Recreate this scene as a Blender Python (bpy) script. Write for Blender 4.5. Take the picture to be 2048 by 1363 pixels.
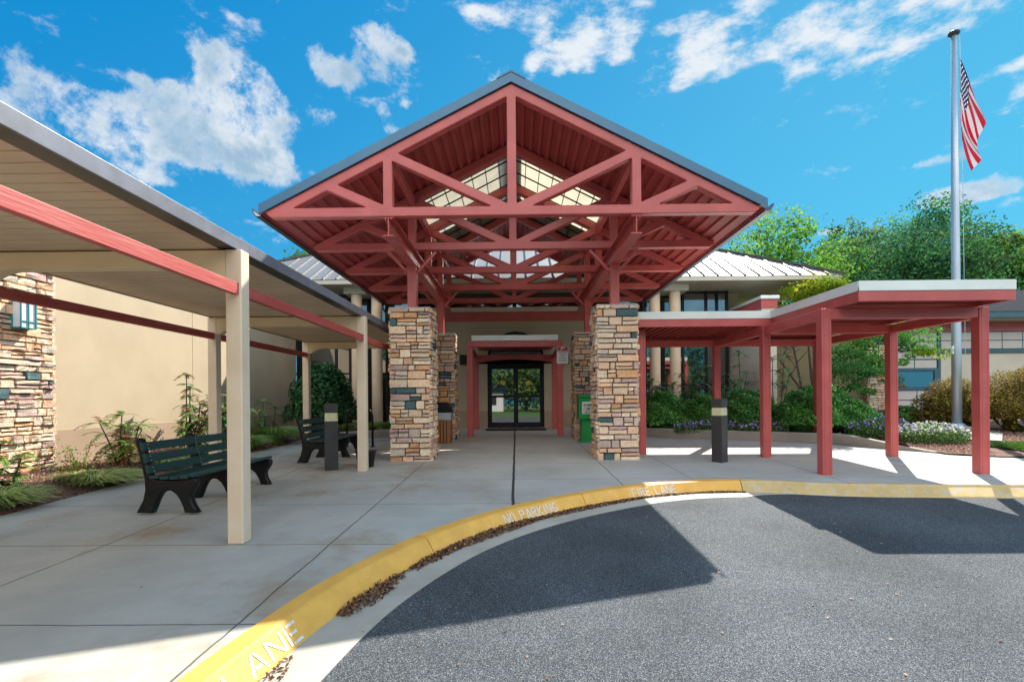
import bpy, bmesh, math, random
import numpy as np
from mathutils import Vector, Matrix
R = math.radians
for o in list(bpy.data.objects): bpy.data.objects.remove(o)
scene = bpy.context.scene
COL = scene.collection

# ------------------------------------------------------------------ camera
cam = bpy.data.cameras.new('camera'); camo = bpy.data.objects.new('camera', cam); COL.objects.link(camo)
cam.sensor_width = 36; cam.lens = 17.93; cam.shift_y = 0.0554; cam.clip_end = 3000; cam.clip_start = .05
camo.matrix_world = Matrix.Translation((0, 0, 1.55)) @ Matrix.Rotation(R(.505), 4, 'Z') @ Matrix.Rotation(R(90), 4, 'X') @ Matrix.Rotation(R(-.46), 4, 'Z')
scene.camera = camo
scene.view_settings.view_transform = 'Standard'; scene.view_settings.look = 'None'
scene.view_settings.gamma = 1; scene.view_settings.exposure = 1.42
scene.render.resolution_x = 1024; scene.render.resolution_y = 681
# ------------------------------------------------------------------ sun
EL, AZ = 44.6, 31.6
S = Vector((math.sin(R(AZ))*math.cos(R(EL)), math.cos(R(AZ))*math.cos(R(EL)), math.sin(R(EL))))
sl = bpy.data.lights.new('sun', 'SUN'); sl.energy = 4.4; sl.angle = R(.5); sl.color = (1, .93, .82)
so = bpy.data.objects.new('sun', sl); COL.objects.link(so); so.rotation_euler = (-S).to_track_quat('-Z', 'Y').to_euler()
# ------------------------------------------------------------------ sky
W = bpy.data.worlds.new('World'); scene.world = W; W.use_nodes = True
nt = W.node_tree; N = nt.nodes; L = nt.links; N.clear()
def nd(t, **k):
    n = N.new(t)
    for a, b in k.items(): setattr(n, a, b)
    return n
def mth(op, a, b=None, c=None, clamp=False):
    n = N.new('ShaderNodeMath'); n.operation = op; n.use_clamp = clamp
    for i, v in enumerate((a, b, c)):
        if v is None: continue
        if isinstance(v, (int, float)): n.inputs[i].default_value = v
        else: L.new(v, n.inputs[i])
    return n.outputs[0]
sky = nd('ShaderNodeTexSky', sky_type='NISHITA', sun_disc=False, sun_elevation=R(EL), sun_rotation=R(AZ), altitude=100, air_density=1.0, dust_density=.4, ozone_density=2.0)
hs = nd('ShaderNodeHueSaturation'); hs.inputs['Saturation'].default_value = 1.2; hs.inputs['Hue'].default_value = .485
L.new(sky.outputs[0], hs.inputs['Color'])
tc = nd('ShaderNodeTexCoord')
sep = nd('ShaderNodeSeparateXYZ'); L.new(tc.outputs['Generated'], sep.inputs[0])
def sdir(x, y):
    return Vector(((x-1033)/1020, 1, (795-y)/1020)).normalized()
def blobs(lst):
    acc = None
    for (x, y, rx, ry) in lst:
        d = sdir(x, y); k = Vector(((x-1033)/1020, 1, (795-y)/1020)).length
        sx, sz = rx/1020/k, ry/1020/k
        s = nd('ShaderNodeVectorMath', operation='SUBTRACT'); L.new(tc.outputs['Generated'], s.inputs[0]); s.inputs[1].default_value = d
        m = nd('ShaderNodeVectorMath', operation='MULTIPLY'); L.new(s.outputs[0], m.inputs[0]); m.inputs[1].default_value = (1/sx, .5/max(sx, sz), 1/sz)
        l = nd('ShaderNodeVectorMath', operation='DOT_PRODUCT'); L.new(m.outputs[0], l.inputs[0]); L.new(m.outputs[0], l.inputs[1])
        g = mth('POWER', 2.718, mth('MULTIPLY', l.outputs['Value'], -1.0))
        acc = g if acc is None else mth('ADD', acc, g)
    return acc
def fbm(scale, detail, rough, stretch=None, off=(0, 0, 0), rot=(0, 0, 0), dist=0.):
    mp = nd('ShaderNodeMapping'); L.new(tc.outputs['Generated'], mp.inputs[0]); mp.inputs['Location'].default_value = off
    mp.inputs['Rotation'].default_value = rot
    if stretch: mp.inputs['Scale'].default_value = stretch
    n = nd('ShaderNodeTexNoise'); L.new(mp.outputs[0], n.inputs['Vector'])
    n.inputs['Scale'].default_value = scale; n.inputs['Detail'].default_value = detail; n.inputs['Roughness'].default_value = rough; n.inputs['Distortion'].default_value = dist
    return n.outputs['Fac']
puffy = blobs([(485, 150, 60, 85), (520, 215, 55, 50), (425, 125, 32, 45), (350, 215, 60, 45), (400, 250, 80, 55), (270, 240, 90, 45), (185, 205, 55, 50), (110, 225, 70, 40),
               (55, 140, 28, 50), (20, 195, 40, 30), (490, 300, 70, 50), (330, 290, 100, 35), (560, 330, 35, 32), (310, 350, 50, 20), (280, 150, 16, 10), (345, 165, 14, 11), (540, 195, 30, 40), (690, 155, 60, 26), (655, 120, 40, 22), (755, 75, 45, 45),
               (815, 105, 28, 18), (665, 228, 30, 20), (768, 216, 19, 19), (816, 203, 17, 16), (790, 260, 30, 14), (1865, 333, 45, 11), (1945, 388, 75, 24), (1985, 396, 50, 14), (1900, 405, 35, 18), (1660, 470, 30, 8)])
wispy = blobs([(1010, 30, 40, 20), (1290, 30, 30, 26), (1330, 75, 30, 20), (1250, 110, 30, 18), (1600, 150, 40, 14), (1720, 130, 40, 14), (1360, 175, 26, 12), (950, 20, 40, 14), (1080, 55, 42, 35), (1150, 80, 50, 45), (1240, 45, 55, 45), (1068, 135, 18, 22), (1170, 137, 22, 18), (1115, 145, 20, 14), (1400, 40, 60, 45), (1400, 105, 45, 28), (1480, 118, 32, 28),
               (1320, 130, 30, 20), (1400, 150, 45, 22), (1560, 100, 45, 30), (1640, 45, 90, 40), (1720, 95, 55, 22), (1780, 40, 90, 45), (1850, 55, 60, 35), (1940, 35, 60, 25), (2010, 148, 55, 16), (2040, 195, 25, 20), (1990, 238, 35, 11), (1480, 15, 60, 25)])
f1 = fbm(9, 10, .62, off=(3, 1, 2), dist=.3); f1b = fbm(9, 10, .62, off=(3.02, 1, 1.955), dist=.3)
ff = fbm(42, 8, .7, off=(2, 9, 4)); f2 = fbm(11, 9, .62, stretch=(.9, .9, 2.2), rot=(0, R(28), 0), off=(1, 5, 0))
def ramp(v, lo, hi):
    m = nd('ShaderNodeMapRange'); m.interpolation_type = 'SMOOTHSTEP'; L.new(v, m.inputs['Value'])
    m.inputs['From Min'].default_value = lo; m.inputs['From Max'].default_value = hi
    return m.outputs[0]
den1 = mth('ADD', mth('MULTIPLY', mth('MINIMUM', puffy, 1.15), .62), mth('ADD', mth('MULTIPLY', mth('SUBTRACT', f1, .5), 1.9), mth('MULTIPLY', mth('SUBTRACT', ff, .5), 1.1)))
den2 = mth('ADD', mth('MULTIPLY', mth('MINIMUM', wispy, 1.1), .64), mth('ADD', mth('MULTIPLY', mth('SUBTRACT', f2, .5), 3.6), mth('MULTIPLY', mth('SUBTRACT', ff, .5), .8)))
c1 = ramp(den1, .32, .86); c2 = ramp(den2, .30, 1.15)
cov = mth('MAXIMUM', c1, mth('MULTIPLY', c2, .95), clamp=True)
cov = mth('MULTIPLY', cov, ramp(sep.outputs['Z'], .02, .12))
shade = ramp(mth('ADD', mth('SUBTRACT', f1b, f1), mth('ADD', mth('MULTIPLY', mth('SUBTRACT', den1, .72), -.62), mth('MULTIPLY', mth('SUBTRACT', ff, .5), .25))), -.30, .26)
cc = nd('ShaderNodeMix', data_type='RGBA'); L.new(shade, cc.inputs[0])
cc.inputs[6].default_value = (1.05, 1.62, 2.15, 1); cc.inputs[7].default_value = (2.65, 2.8, 2.95, 1)
skt = mth('ADD', mth('MULTIPLY', sep.outputs['X'], .525), mth('ADD', mth('MULTIPLY', sep.outputs['Z'], -.9), .8), clamp=True)
gr = nd('ShaderNodeMix', data_type='RGBA'); L.new(skt, gr.inputs[0]); gr.inputs[6].default_value = (-.02, .80, 2.0, 1); gr.inputs[7].default_value = (.30, 1.80, 2.75, 1)
sk2 = nd('ShaderNodeMix', data_type='RGBA'); sk2.inputs[0].default_value = .025; L.new(gr.outputs[2], sk2.inputs[6]); L.new(hs.outputs[0], sk2.inputs[7])
# unseen broken cumulus behind the photographer, added and brightened to fill the facade's shade
f3 = fbm(3.2, 6, .55, off=(7, 2, 5)); back = mth('MULTIPLY', ramp(sep.outputs['Y'], .1, -.3), ramp(sep.outputs['Z'], .85, .6))
bc = mth('MULTIPLY', mth('MULTIPLY', back, ramp(f3, .34, .56)), ramp(sep.outputs['Z'], .10, .34))
zn = nd('ShaderNodeMix', data_type='RGBA'); L.new(mth('MULTIPLY', ramp(sep.outputs['Z'], .66, .85), .55), zn.inputs[0]); L.new(sk2.outputs[2], zn.inputs[6]); zn.inputs[7].default_value = (1.7, 3.3, 4.8, 1)  # brighter blue veil overhead, out of view, added to lift shaded surfaces
bk = nd('ShaderNodeMix', data_type='RGBA'); L.new(bc, bk.inputs[0]); L.new(zn.outputs[2], bk.inputs[6]); bk.inputs[7].default_value = (11.2, 10.6, 10.0, 1)
mx = nd('ShaderNodeMix', data_type='RGBA'); L.new(cov, mx.inputs[0]); L.new(bk.outputs[2], mx.inputs[6]); L.new(cc.outputs[2], mx.inputs[7])
bg = nd('ShaderNodeBackground'); bg.inputs['Strength'].default_value = .12; L.new(mx.outputs[2], bg.inputs['Color'])
wo = nd('ShaderNodeOutputWorld'); L.new(bg.outputs[0], wo.inputs[0])

# ------------------------------------------------------------------ helpers
def g(y): return .028*min(max(y, -10), 18)
class MB:
    def __init__(s): s.v = []; s.f = []; s.c = []
    def add(s, vs, fs, col=None):
        b = len(s.v); s.v += [tuple(p) for p in vs]
        for f in fs: s.f.append([b+i for i in f]); s.c.append(col)
        return s
    def box(s, x0, x1, y0, y1, z0, z1, col=None):
        vs = [(x, y, z) for z in (z0, z1) for y in (y0, y1) for x in (x0, x1)]
        return s.add(vs, [(0, 2, 3, 1), (4, 5, 7, 6), (0, 1, 5, 4), (2, 6, 7, 3), (0, 4, 6, 2), (1, 3, 7, 5)], col)
    def bar(s, a, b, w, h, up=(0, 0, 1), col=None):
        a = Vector(a); b = Vector(b); d = (b-a).normalized(); up = Vector(up)
        x = d.cross(up).normalized()*w/2; z = x.cross(d).normalized()*h/2
        vs = [a-x-z, a+x-z, a+x+z, a-x+z, b-x-z, b+x-z, b+x+z, b-x+z]
        return s.add(vs, [(0, 1, 2, 3), (7, 6, 5, 4), (0, 4, 5, 1), (1, 5, 6, 2), (2, 6, 7, 3), (3, 7, 4, 0)], col)
    def tube(s, pts, rad, n=10, caps=True, col=None):
        pts = [Vector(p) for p in pts]; m = len(pts)
        if isinstance(rad, (int, float)): rad = [rad]*m
        ref = Vector((0, 0, 1)); t0 = (pts[1]-pts[0]).normalized()
        if abs(t0.z) > .9: ref = Vector((1, 0, 0))
        x = t0.cross(ref).normalized(); vs = []
        for i, p in enumerate(pts):
            t = (pts[min(i+1, m-1)]-pts[max(i-1, 0)]).normalized()
            x = (x-t*x.dot(t)).normalized(); y = t.cross(x)
            for k in range(n):
                a = 2*math.pi*k/n; vs.append(p+(x*math.cos(a)+y*math.sin(a))*rad[i])
        fs = [(i*n+k, i*n+(k+1) % n, (i+1)*n+(k+1) % n, (i+1)*n+k) for i in range(m-1) for k in range(n)]
        if caps: fs += [tuple(range(n))[::-1], tuple((m-1)*n+k for k in range(n))]
        return s.add(vs, fs, col)
    def prism(s, poly, axis, a, b, col=None):   # poly in the plane perpendicular to axis
        n = len(poly)
        def P(p, t): return {'x': (t, p[0], p[1]), 'y': (p[0], t, p[1]), 'z': (p[0], p[1], t)}[axis]
        vs = [P(p, a) for p in poly]+[P(p, b) for p in poly]
        fs = [tuple(range(n))[::-1], tuple(range(n, 2*n))]+[(i, (i+1) % n, n+(i+1) % n, n+i) for i in range(n)]
        return s.add(vs, fs, col)
    def build(s, name, mat, parent=None, bevel=0, smooth=False, segs=2):
        me = bpy.data.meshes.new(name); me.from_pydata(s.v, [], s.f); me.update()
        if any(c is not None for c in s.c):
            at = me.color_attributes.new('Col', 'FLOAT_COLOR', 'CORNER'); arr = []
            for f, c in zip(s.f, s.c): arr += list((c or (1, 1, 1))[:3])+[1.] if len(f) == 1 else (list((c or (1, 1, 1))[:3])+[1.])*len(f)
            at.data.foreach_set('color', arr)
        bm = bmesh.new(); bm.from_mesh(me); bmesh.ops.recalc_face_normals(bm, faces=bm.faces); bm.to_mesh(me); bm.free()
        if smooth: me.polygons.foreach_set('use_smooth', [True]*len(me.polygons))
        o = bpy.data.objects.new(name, me); COL.objects.link(o)
        for m in (mat if isinstance(mat, (list, tuple)) else [mat]): me.materials.append(m)
        if bevel:
            b = o.modifiers.new('bevel', 'BEVEL'); b.width = bevel; b.segments = segs; b.limit_method = 'ANGLE'; b.harden_normals = False
        if parent is not None: put(o, parent)
        return o
def put(o, parent):
    o.parent = parent; o.matrix_parent_inverse = Matrix.Translation(parent.location).inverted() if parent.type == 'EMPTY' else Matrix.Identity(4)
    if parent.type == 'EMPTY' and parent.rotation_euler.z: o.matrix_parent_inverse = parent.matrix_basis.inverted()
def tag(o, label=None, cat=None, group=None, kind=None):
    if label: o['label'] = label
    if cat: o['category'] = cat
    if group: o['group'] = group
    if kind: o['kind'] = kind
    return o
def thing(name, label, cat, loc=(0, 0, 0), group=None):
    o = bpy.data.objects.new(name, None); COL.objects.link(o); o.location = loc; o.empty_display_size = .2
    return tag(o, label, cat, group)
def copy_tree(o, parent=None):
    c = o.copy(); COL.objects.link(c)
    if parent is not None: c.parent = parent; c.matrix_parent_inverse = o.matrix_parent_inverse.copy()
    for ch in o.children: copy_tree(ch, c)
    return c
def npmesh(name, V, F4, mats, parent=None, cols=None, midx=None, smooth=False):
    me = bpy.data.meshes.new(name); nv, nf = len(V), len(F4)
    me.vertices.add(nv); me.vertices.foreach_set('co', np.asarray(V, np.float32).ravel())
    me.loops.add(nf*4); me.loops.foreach_set('vertex_index', np.asarray(F4, np.int32).ravel())
    me.polygons.add(nf); me.polygons.foreach_set('loop_start', np.arange(0, nf*4, 4, dtype=np.int32))
    try: me.polygons.foreach_set('loop_total', np.full(nf, 4, np.int32))
    except Exception: pass
    for m in mats: me.materials.append(m)
    if midx is not None: me.polygons.foreach_set('material_index', np.asarray(midx, np.int32))
    if cols is not None:
        at = me.color_attributes.new('Col', 'FLOAT_COLOR', 'CORNER')
        at.data.foreach_set('color', np.repeat(np.c_[cols, np.ones(nf)], 4, axis=0).astype(np.float32).ravel())
    if smooth: me.polygons.foreach_set('use_smooth', [True]*nf)
    me.update(calc_edges=True); me.validate()
    o = bpy.data.objects.new(name, me); COL.objects.link(o)
    if parent is not None: put(o, parent)
    return o
def curve_plate(loops, depth, bevel, axis='y'):   # flat plate with holes; loops in (x,z); returns a mesh centred on 0 along axis
    cu = bpy.data.curves.new('plate', 'CURVE'); cu.dimensions = '2D'; cu.fill_mode = 'BOTH'
    cu.extrude = depth/2-bevel; cu.bevel_depth = bevel; cu.bevel_resolution = 2; cu.offset = -bevel
    for lp in loops:
        sp = cu.splines.new('POLY'); sp.points.add(len(lp)-1); sp.use_cyclic_u = True
        for i, p in enumerate(lp): sp.points[i].co = (p[0], p[1], 0, 1)
    ob = bpy.data.objects.new('plate', cu); COL.objects.link(ob)
    dg = bpy.context.evaluated_depsgraph_get(); dg.update()
    me = bpy.data.meshes.new_from_object(ob.evaluated_get(dg)); bpy.data.objects.remove(ob)
    if axis == 'y': me.transform(Matrix(((1, 0, 0, 0), (0, 0, -1, 0), (0, 1, 0, 0), (0, 0, 0, 1))))
    return me
def meobj(name, me, mat, parent=None, loc=None):
    o = bpy.data.objects.new(name, me); COL.objects.link(o); me.materials.clear(); me.materials.append(mat)
    if loc is not None: o.location = loc
    if parent is not None: put(o, parent)
    return o

# ------------------------------------------------------------------ materials
MATS = {}
def mat(name, col, rough=.6, col2=None, scale=8, bump=0, bscale=60, metal=0, spec=.5, attr=None, detail=6, lo=.35, hi=.65, bdist=.01, trans=0, stretch=None, fine=0, coat=0):
    m = bpy.data.materials.new(name); m.use_nodes = True; t = m.node_tree; b = t.nodes['Principled BSDF']
    b.inputs['Roughness'].default_value = rough; b.inputs['Metallic'].default_value = metal; b.inputs['Specular IOR Level'].default_value = spec
    b.inputs['Coat Weight'].default_value = coat
    c = t.nodes.new('ShaderNodeTexCoord'); src = c.outputs['Object']
    if stretch:
        mp = t.nodes.new('ShaderNodeMapping'); mp.inputs['Scale'].default_value = stretch; t.links.new(src, mp.inputs[0]); src = mp.outputs[0]
    def noise(s, d, r=.55):
        n = t.nodes.new('ShaderNodeTexNoise'); n.inputs['Scale'].default_value = s; n.inputs['Detail'].default_value = d; n.inputs['Roughness'].default_value = r
        t.links.new(src, n.inputs['Vector']); return n
    out = None
    if attr:
        a = t.nodes.new('ShaderNodeAttribute'); a.attribute_name = attr; out = a.outputs['Color']
    else:
        a = t.nodes.new('ShaderNodeRGB'); a.outputs[0].default_value = (*col, 1); out = a.outputs[0]
    if col2 is not None:
        n = noise(scale, detail); mr = t.nodes.new('ShaderNodeMapRange'); mr.inputs['From Min'].default_value = lo; mr.inputs['From Max'].default_value = hi
        t.links.new(n.outputs['Fac'], mr.inputs['Value'])
        mx = t.nodes.new('ShaderNodeMix'); mx.data_type = 'RGBA'
        if attr: mx.blend_type = 'MULTIPLY'
        t.links.new(mr.outputs[0], mx.inputs[0]); t.links.new(out, mx.inputs[6]); mx.inputs[7].default_value = (*col2, 1); out = mx.outputs[2]
    if fine:
        n = noise(220, 2); mr = t.nodes.new('ShaderNodeMapRange'); mr.inputs['To Min'].default_value = 1-fine; mr.inputs['To Max'].default_value = 1+fine
        mr.inputs['From Min'].default_value = .3; mr.inputs['From Max'].default_value = .7
        t.links.new(n.outputs['Fac'], mr.inputs['Value']); v = t.nodes.new('ShaderNodeVectorMath'); v.operation = 'SCALE'
        t.links.new(out, v.inputs[0]); t.links.new(mr.outputs[0], v.inputs['Scale']); out = v.outputs[0]
    t.links.new(out, b.inputs['Base Color'])
    if bump:
        n = noise(bscale, 4); bp = t.nodes.new('ShaderNodeBump'); bp.inputs['Strength'].default_value = bump; bp.inputs['Distance'].default_value = bdist
        t.links.new(n.outputs['Fac'], bp.inputs['Height']); t.links.new(bp.outputs[0], b.inputs['Normal'])
    if trans:
        tr = t.nodes.new('ShaderNodeBsdfTranslucent'); t.links.new(out, tr.inputs['Color']); ms = t.nodes.new('ShaderNodeMixShader'); ms.inputs[0].default_value = trans
        t.links.new(b.outputs[0], ms.inputs[1]); t.links.new(tr.outputs[0], ms.inputs[2]); t.links.new(ms.outputs[0], t.nodes['Material Output'].inputs[0])
    MATS[name] = m
    return m
RED = mat('red_painted_steel', (.51, .098, .090), .38, (.43, .078, .072), 3, .08, 40, fine=.05)
REDD = mat('red_metal_deck', (.40, .062, .055), .5, (.33, .050, .045), 2.5, fine=.05)
REDW = mat('red_wood_rail', (.40, .062, .055), .55, (.46, .13, .11), 30, .3, 60, stretch=(1, .06, 1), lo=.5, hi=.75)
BLUE = mat('blue_grey_metal', (.035, .11, .19), .32, (.045, .125, .205), 3, metal=.3)
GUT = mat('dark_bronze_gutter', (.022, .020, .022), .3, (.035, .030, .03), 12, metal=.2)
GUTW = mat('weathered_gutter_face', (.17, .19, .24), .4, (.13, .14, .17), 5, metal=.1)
WHT = mat('pale_metal_fascia', (.76, .80, .76), .4, (.68, .72, .69), 2, .03)
CREAMP = mat('cream_painted_post', (.74, .60, .46), .5, (.68, .54, .40), 2.5, .05, fine=.03)
CREAMB = mat('cream_painted_beam', (.72, .57, .37), .5, (.66, .51, .33), 2.5)
CEIL = mat('beige_ceiling_panels', (.62, .49, .35), .6, (.52, .40, .28), 1.4, fine=.03)
STUC = mat('cream_stucco', (.49, .395, .275), .9, (.44, .35, .24), .9, .7, 130, bdist=.006, fine=.10)
STUC2 = mat('brown_stucco_base', (.39, .285, .20), .9, (.35, .25, .17), 1.2, .7, 130, bdist=.006, fine=.10)
STUCW = mat('pale_stucco', (.60, .55, .45), .9, (.54, .49, .40), .9, .4, 130, bdist=.004, fine=.06)
SOF = mat('cream_soffit', (.50, .46, .38), .8, (.45, .41, .33), .7)
COLM = mat('cream_column', (.74, .57, .40), .75, (.68, .52, .36), 2, .1, 150)
STONE = mat('ledge_stone', (1, 1, 1), .85, (.72, .70, .70), 22, .9, 45, attr='Col', bdist=.012, fine=.14, lo=.4, hi=.75)
MORT = mat('dark_mortar', (.09, .07, .055), .95)
BLK = mat('black_plastic', (.006, .007, .008), .42, (.009, .010, .012), 6, .15, 25, spec=.3)
BOLL = mat('dark_bronze_paint', (.030, .026, .028), .42, (.04, .035, .036), 4, fine=.1)
GREENS = mat('dark_green_slats', (.006, .042, .043), .42, (.010, .055, .055), 3, stretch=(1, .1, 1))
LENS = mat('yellowed_lens', (.80, .76, .50), .3, (.7, .66, .42), 12, trans=.1)
ALU = mat('aluminium', (.50, .56, .62), .4, (.40, .46, .52), 3, metal=.6, stretch=(1, 1, .2))
MAPLEW = mat('grey_bark', (.11, .085, .065), .9, (.05, .04, .03), 14, .6, 30)
BARK = mat('brown_bark', (.10, .075, .055), .9, (.05, .038, .028), 9, .6, 30)
TEAL = mat('teal_frame', (.035, .095, .125), .45, (.045, .115, .145), 4)
TEALB = mat('turquoise_metal', (.02, .22, .24), .4, (.03, .26, .27), 8)
FROST = mat('frosted_glass', (.72, .75, .80), .3, (.64, .67, .74), 5)
PANEL = mat('pinkish_wall_panels', (.56, .51, .48), .6, (.51, .465, .445), 1.1)
GRN = mat('green_newspaper_box_paint', (.0, .27, .055), .35, (.0, .22, .045), 4)
WOODB = mat('brown_slats', (.33, .135, .045), .6, (.26, .10, .035), 25, stretch=(1, 1, .08))
BAG = mat('white_bag', (.62, .64, .68), .3, (.5, .52, .58), 20, .8, 25, trans=.3)
PAPER = mat('newsprint', (.5, .47, .42), .7, (.12, .14, .16), 18, lo=.48, hi=.55)
MATT = mat('black_rubber_mat', (.012, .012, .014), .9, (.02, .02, .022), 60)
MULCH = mat('bark_mulch', (.26, .14, .10), .95, (.09, .045, .032), 28, 1, 45, bdist=.04, detail=8, fine=.4)
SOIL = MULCH
LAWN = mat('lawn', (.075, .15, .02), .9, (.035, .085, .012), 9, .8, 60, bdist=.02, fine=.3)
SHING = mat('dark_shingles', (.016, .022, .033), 1, (.008, .011, .018), 16, .5, 40, stretch=(1, 2.4, 1), fine=.3, spec=.05)
ROOFM = mat('grey_metal_roof', (.20, .205, .215), .5, (.17, .175, .185), .8, metal=.15, spec=.3)
SEAM = mat('bronze_roof_seam', (.10, .075, .065), .4, metal=.3)
WPAINT = mat('white_stencil_paint', (.66, .66, .66), .8, (.62, .42, .12), 28, lo=.52, hi=.72)
SIGNW = mat('white_sign', (.75, .72, .74), .4); SIGNR = mat('sign_red', (.55, .01, .03), .4); SIGNT = mat('sign_black_print', (.02, .02, .04), .5)
YEL = mat('yellow_sticker', (.75, .55, .02), .5)
GLASS = mat('dark_window_glass', (.010, .013, .016), .02, spec=1.0, coat=1)
DGLASS = mat('door_glass', (.012, .016, .014), .015, spec=1.0, coat=1)
for m_ in (GLASS, DGLASS): m_.node_tree.nodes['Principled BSDF'].inputs['IOR'].default_value = 2.0
SKYL = mat('translucent_skylight', (.62, .55, .40), .7, (.52, .46, .34), 3, trans=.5, spec=.1)
SKYD = mat('dull_olive_skylight', (.22, .22, .16), .6, (.17, .17, .12), 3)
PAD = mat('rough_concrete', (.36, .34, .30), .9, (.27, .25, .22), 6, .4, 60, fine=.12)

def concrete(name, base, dark, joints=True):
    m = bpy.data.materials.new(name); m.use_nodes = True; t = m.node_tree; b = t.nodes['Principled BSDF']; b.inputs['Roughness'].default_value = .82
    ND, LK = t.nodes, t.links
    c = ND.new('ShaderNodeTexCoord'); sp = ND.new('ShaderNodeSeparateXYZ'); LK.new(c.outputs['Object'], sp.inputs[0])
    def M(op, a, b_=None, cl=False):
        n = ND.new('ShaderNodeMath'); n.operation = op; n.use_clamp = cl
        for i, v in enumerate((a, b_)):
            if v is None: continue
            if isinstance(v, (int, float)): n.inputs[i].default_value = v
            else: LK.new(v, n.inputs[i])
        return n.outputs[0]
    def NZ(s, d, r=.6, off=0, st=None):
        n = ND.new('ShaderNodeTexNoise'); n.inputs['Scale'].default_value = s; n.inputs['Detail'].default_value = d; n.inputs['Roughness'].default_value = r
        mp = ND.new('ShaderNodeMapping'); mp.inputs['Location'].default_value = (off, off*.7, 0); LK.new(c.outputs['Object'], mp.inputs[0])
        if st: mp.inputs['Scale'].default_value = st
        LK.new(mp.outputs[0], n.inputs['Vector']); return n.outputs['Fac']
    def RM(v, a, b_, c_=0, d=1):
        n = ND.new('ShaderNodeMapRange'); n.interpolation_type = 'SMOOTHSTEP'; LK.new(v, n.inputs['Value'])
        for k, x in zip(('From Min', 'From Max', 'To Min', 'To Max'), (a, b_, c_, d)): n.inputs[k].default_value = x
        return n.outputs[0]
    def MX(f, a, b_):
        n = ND.new('ShaderNodeMix'); n.data_type = 'RGBA'; LK.new(f, n.inputs[0])
        for i, v in ((6, a), (7, b_)):
            if isinstance(v, tuple): n.inputs[i].default_value = (*v, 1)
            else: LK.new(v, n.inputs[i])
        return n.outputs[2]
    col = MX(RM(NZ(.9, 6), .35, .65), base, dark)
    col = MX(M('MULTIPLY', RM(NZ(3.5, 8, .7, 9), .48, .7), .35), col, (base[0]*1.12, base[1]*1.12, base[2]*1.1))
    col = MX(M('MULTIPLY', RM(NZ(240, 2), .55, .8), .5), col, (base[0]*.55, base[1]*.55, base[2]*.55))
    col = MX(M('MULTIPLY', RM(NZ(170, 2, .5, 3), .62, .8), .5), col, (.62, .62, .60))
    if joints:
        # brown rust and leaf stains
        stn = M('MULTIPLY', RM(NZ(.75, 7, .65, 21, (1, .8, 1)),   .49, .72), RM(sp.outputs['X'], 1.0, -2.4, .12, .85))
        col = MX(stn, col, (.27, .19, .11))
        stn2 = M('MULTIPLY', RM(NZ(14, 5, .7, 5), .66, .74), .4); col = MX(stn2, col, (.16, .10, .06))
        wob = M('MULTIPLY', M('SUBTRACT', NZ(2.2, 4), .5), .035)
        xs, ys = M('ADD', sp.outputs['X'], wob), M('ADD', sp.outputs['Y'], wob)
        acc = None
        def line(v, p, w):
            nonlocal acc
            d = M('ABSOLUTE', M('SUBTRACT', v, p)); q = RM(d, w, w*.45)
            acc = q if acc is None else M('MAXIMUM', acc, q)
        for p in (-4.05, -1.83, 1.6, 2.8, 5.05, 7.3, 9.6, 12): line(xs, p, .009)
        for p in (1.65, 3.3, 4.95, 6.6, 8.25, 9.9, 11.55, 13.2, 14.85, 16.5): line(ys, p, .008)
        thin = M('MULTIPLY', acc, .8); acc = None
        cj = M('ABSOLUTE', M('SUBTRACT', xs, -.06)); wide = M('MULTIPLY', RM(cj, .026, .014), M('GREATER_THAN', ys, 6.0))
        J = M('MAXIMUM', thin, wide)
        col = MX(J, col, (.035, .032, .03))
    LK.new(col, b.inputs['Base Color'])
    bp = ND.new('ShaderNodeBump'); bp.inputs['Strength'].default_value = .35; bp.inputs['Distance'].default_value = .004
    LK.new(NZ(160, 3), bp.inputs['Height']); LK.new(bp.outputs[0], b.inputs['Normal'])
    if joints:
        b2 = ND.new('ShaderNodeBump'); b2.invert = True; b2.inputs['Strength'].default_value = .8; b2.inputs['Distance'].default_value = .01
        LK.new(J, b2.inputs['Height']); LK.new(bp.outputs[0], b2.inputs['Normal']); LK.new(b2.outputs[0], b.inputs['Normal'])
    return m
CONC = concrete('sidewalk_concrete', (.41, .41, .385), (.34, .345, .33))
GUTC = concrete('gutter_concrete', (.42, .395, .345), (.34, .315, .27), False)
CURBC = concrete('planter_curb_concrete', (.36, .32, .27), (.28, .25, .21), False)
def paint_mat(name, col, wear, amount):
    m = mat(name, col, .55, (col[0]*.85, col[1]*.82, col[2]*.8), 5, .35, 70, fine=.08)
    t = m.node_tree; b = t.nodes['Principled BSDF']; src = b.inputs['Base Color'].links[0].from_socket
    n = t.nodes.new('ShaderNodeTexNoise'); n.inputs['Scale'].default_value = 7; n.inputs['Detail'].default_value = 12; n.inputs['Roughness'].default_value = .75
    c = t.nodes.new('ShaderNodeTexCoord'); t.links.new(c.outputs['Object'], n.inputs['Vector'])
    mr = t.nodes.new('ShaderNodeMapRange'); mr.inputs['From Min'].default_value = amount; mr.inputs['From Max'].default_value = amount+.05; t.links.new(n.outputs['Fac'], mr.inputs['Value'])
    mx = t.nodes.new('ShaderNodeMix'); mx.data_type = 'RGBA'; t.links.new(mr.outputs[0], mx.inputs[0]); t.links.new(src, mx.inputs[6]); mx.inputs[7].default_value = (*wear, 1)
    t.links.new(mx.outputs[2], b.inputs['Base Color']); return m
YELC = paint_mat('yellow_kerb_paint', (.78, .43, .085), (.45, .34, .2), .66)
YELF = paint_mat('faded_yellow_kerb_paint', (.60, .43, .17), (.50, .43, .31), .52)
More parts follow.
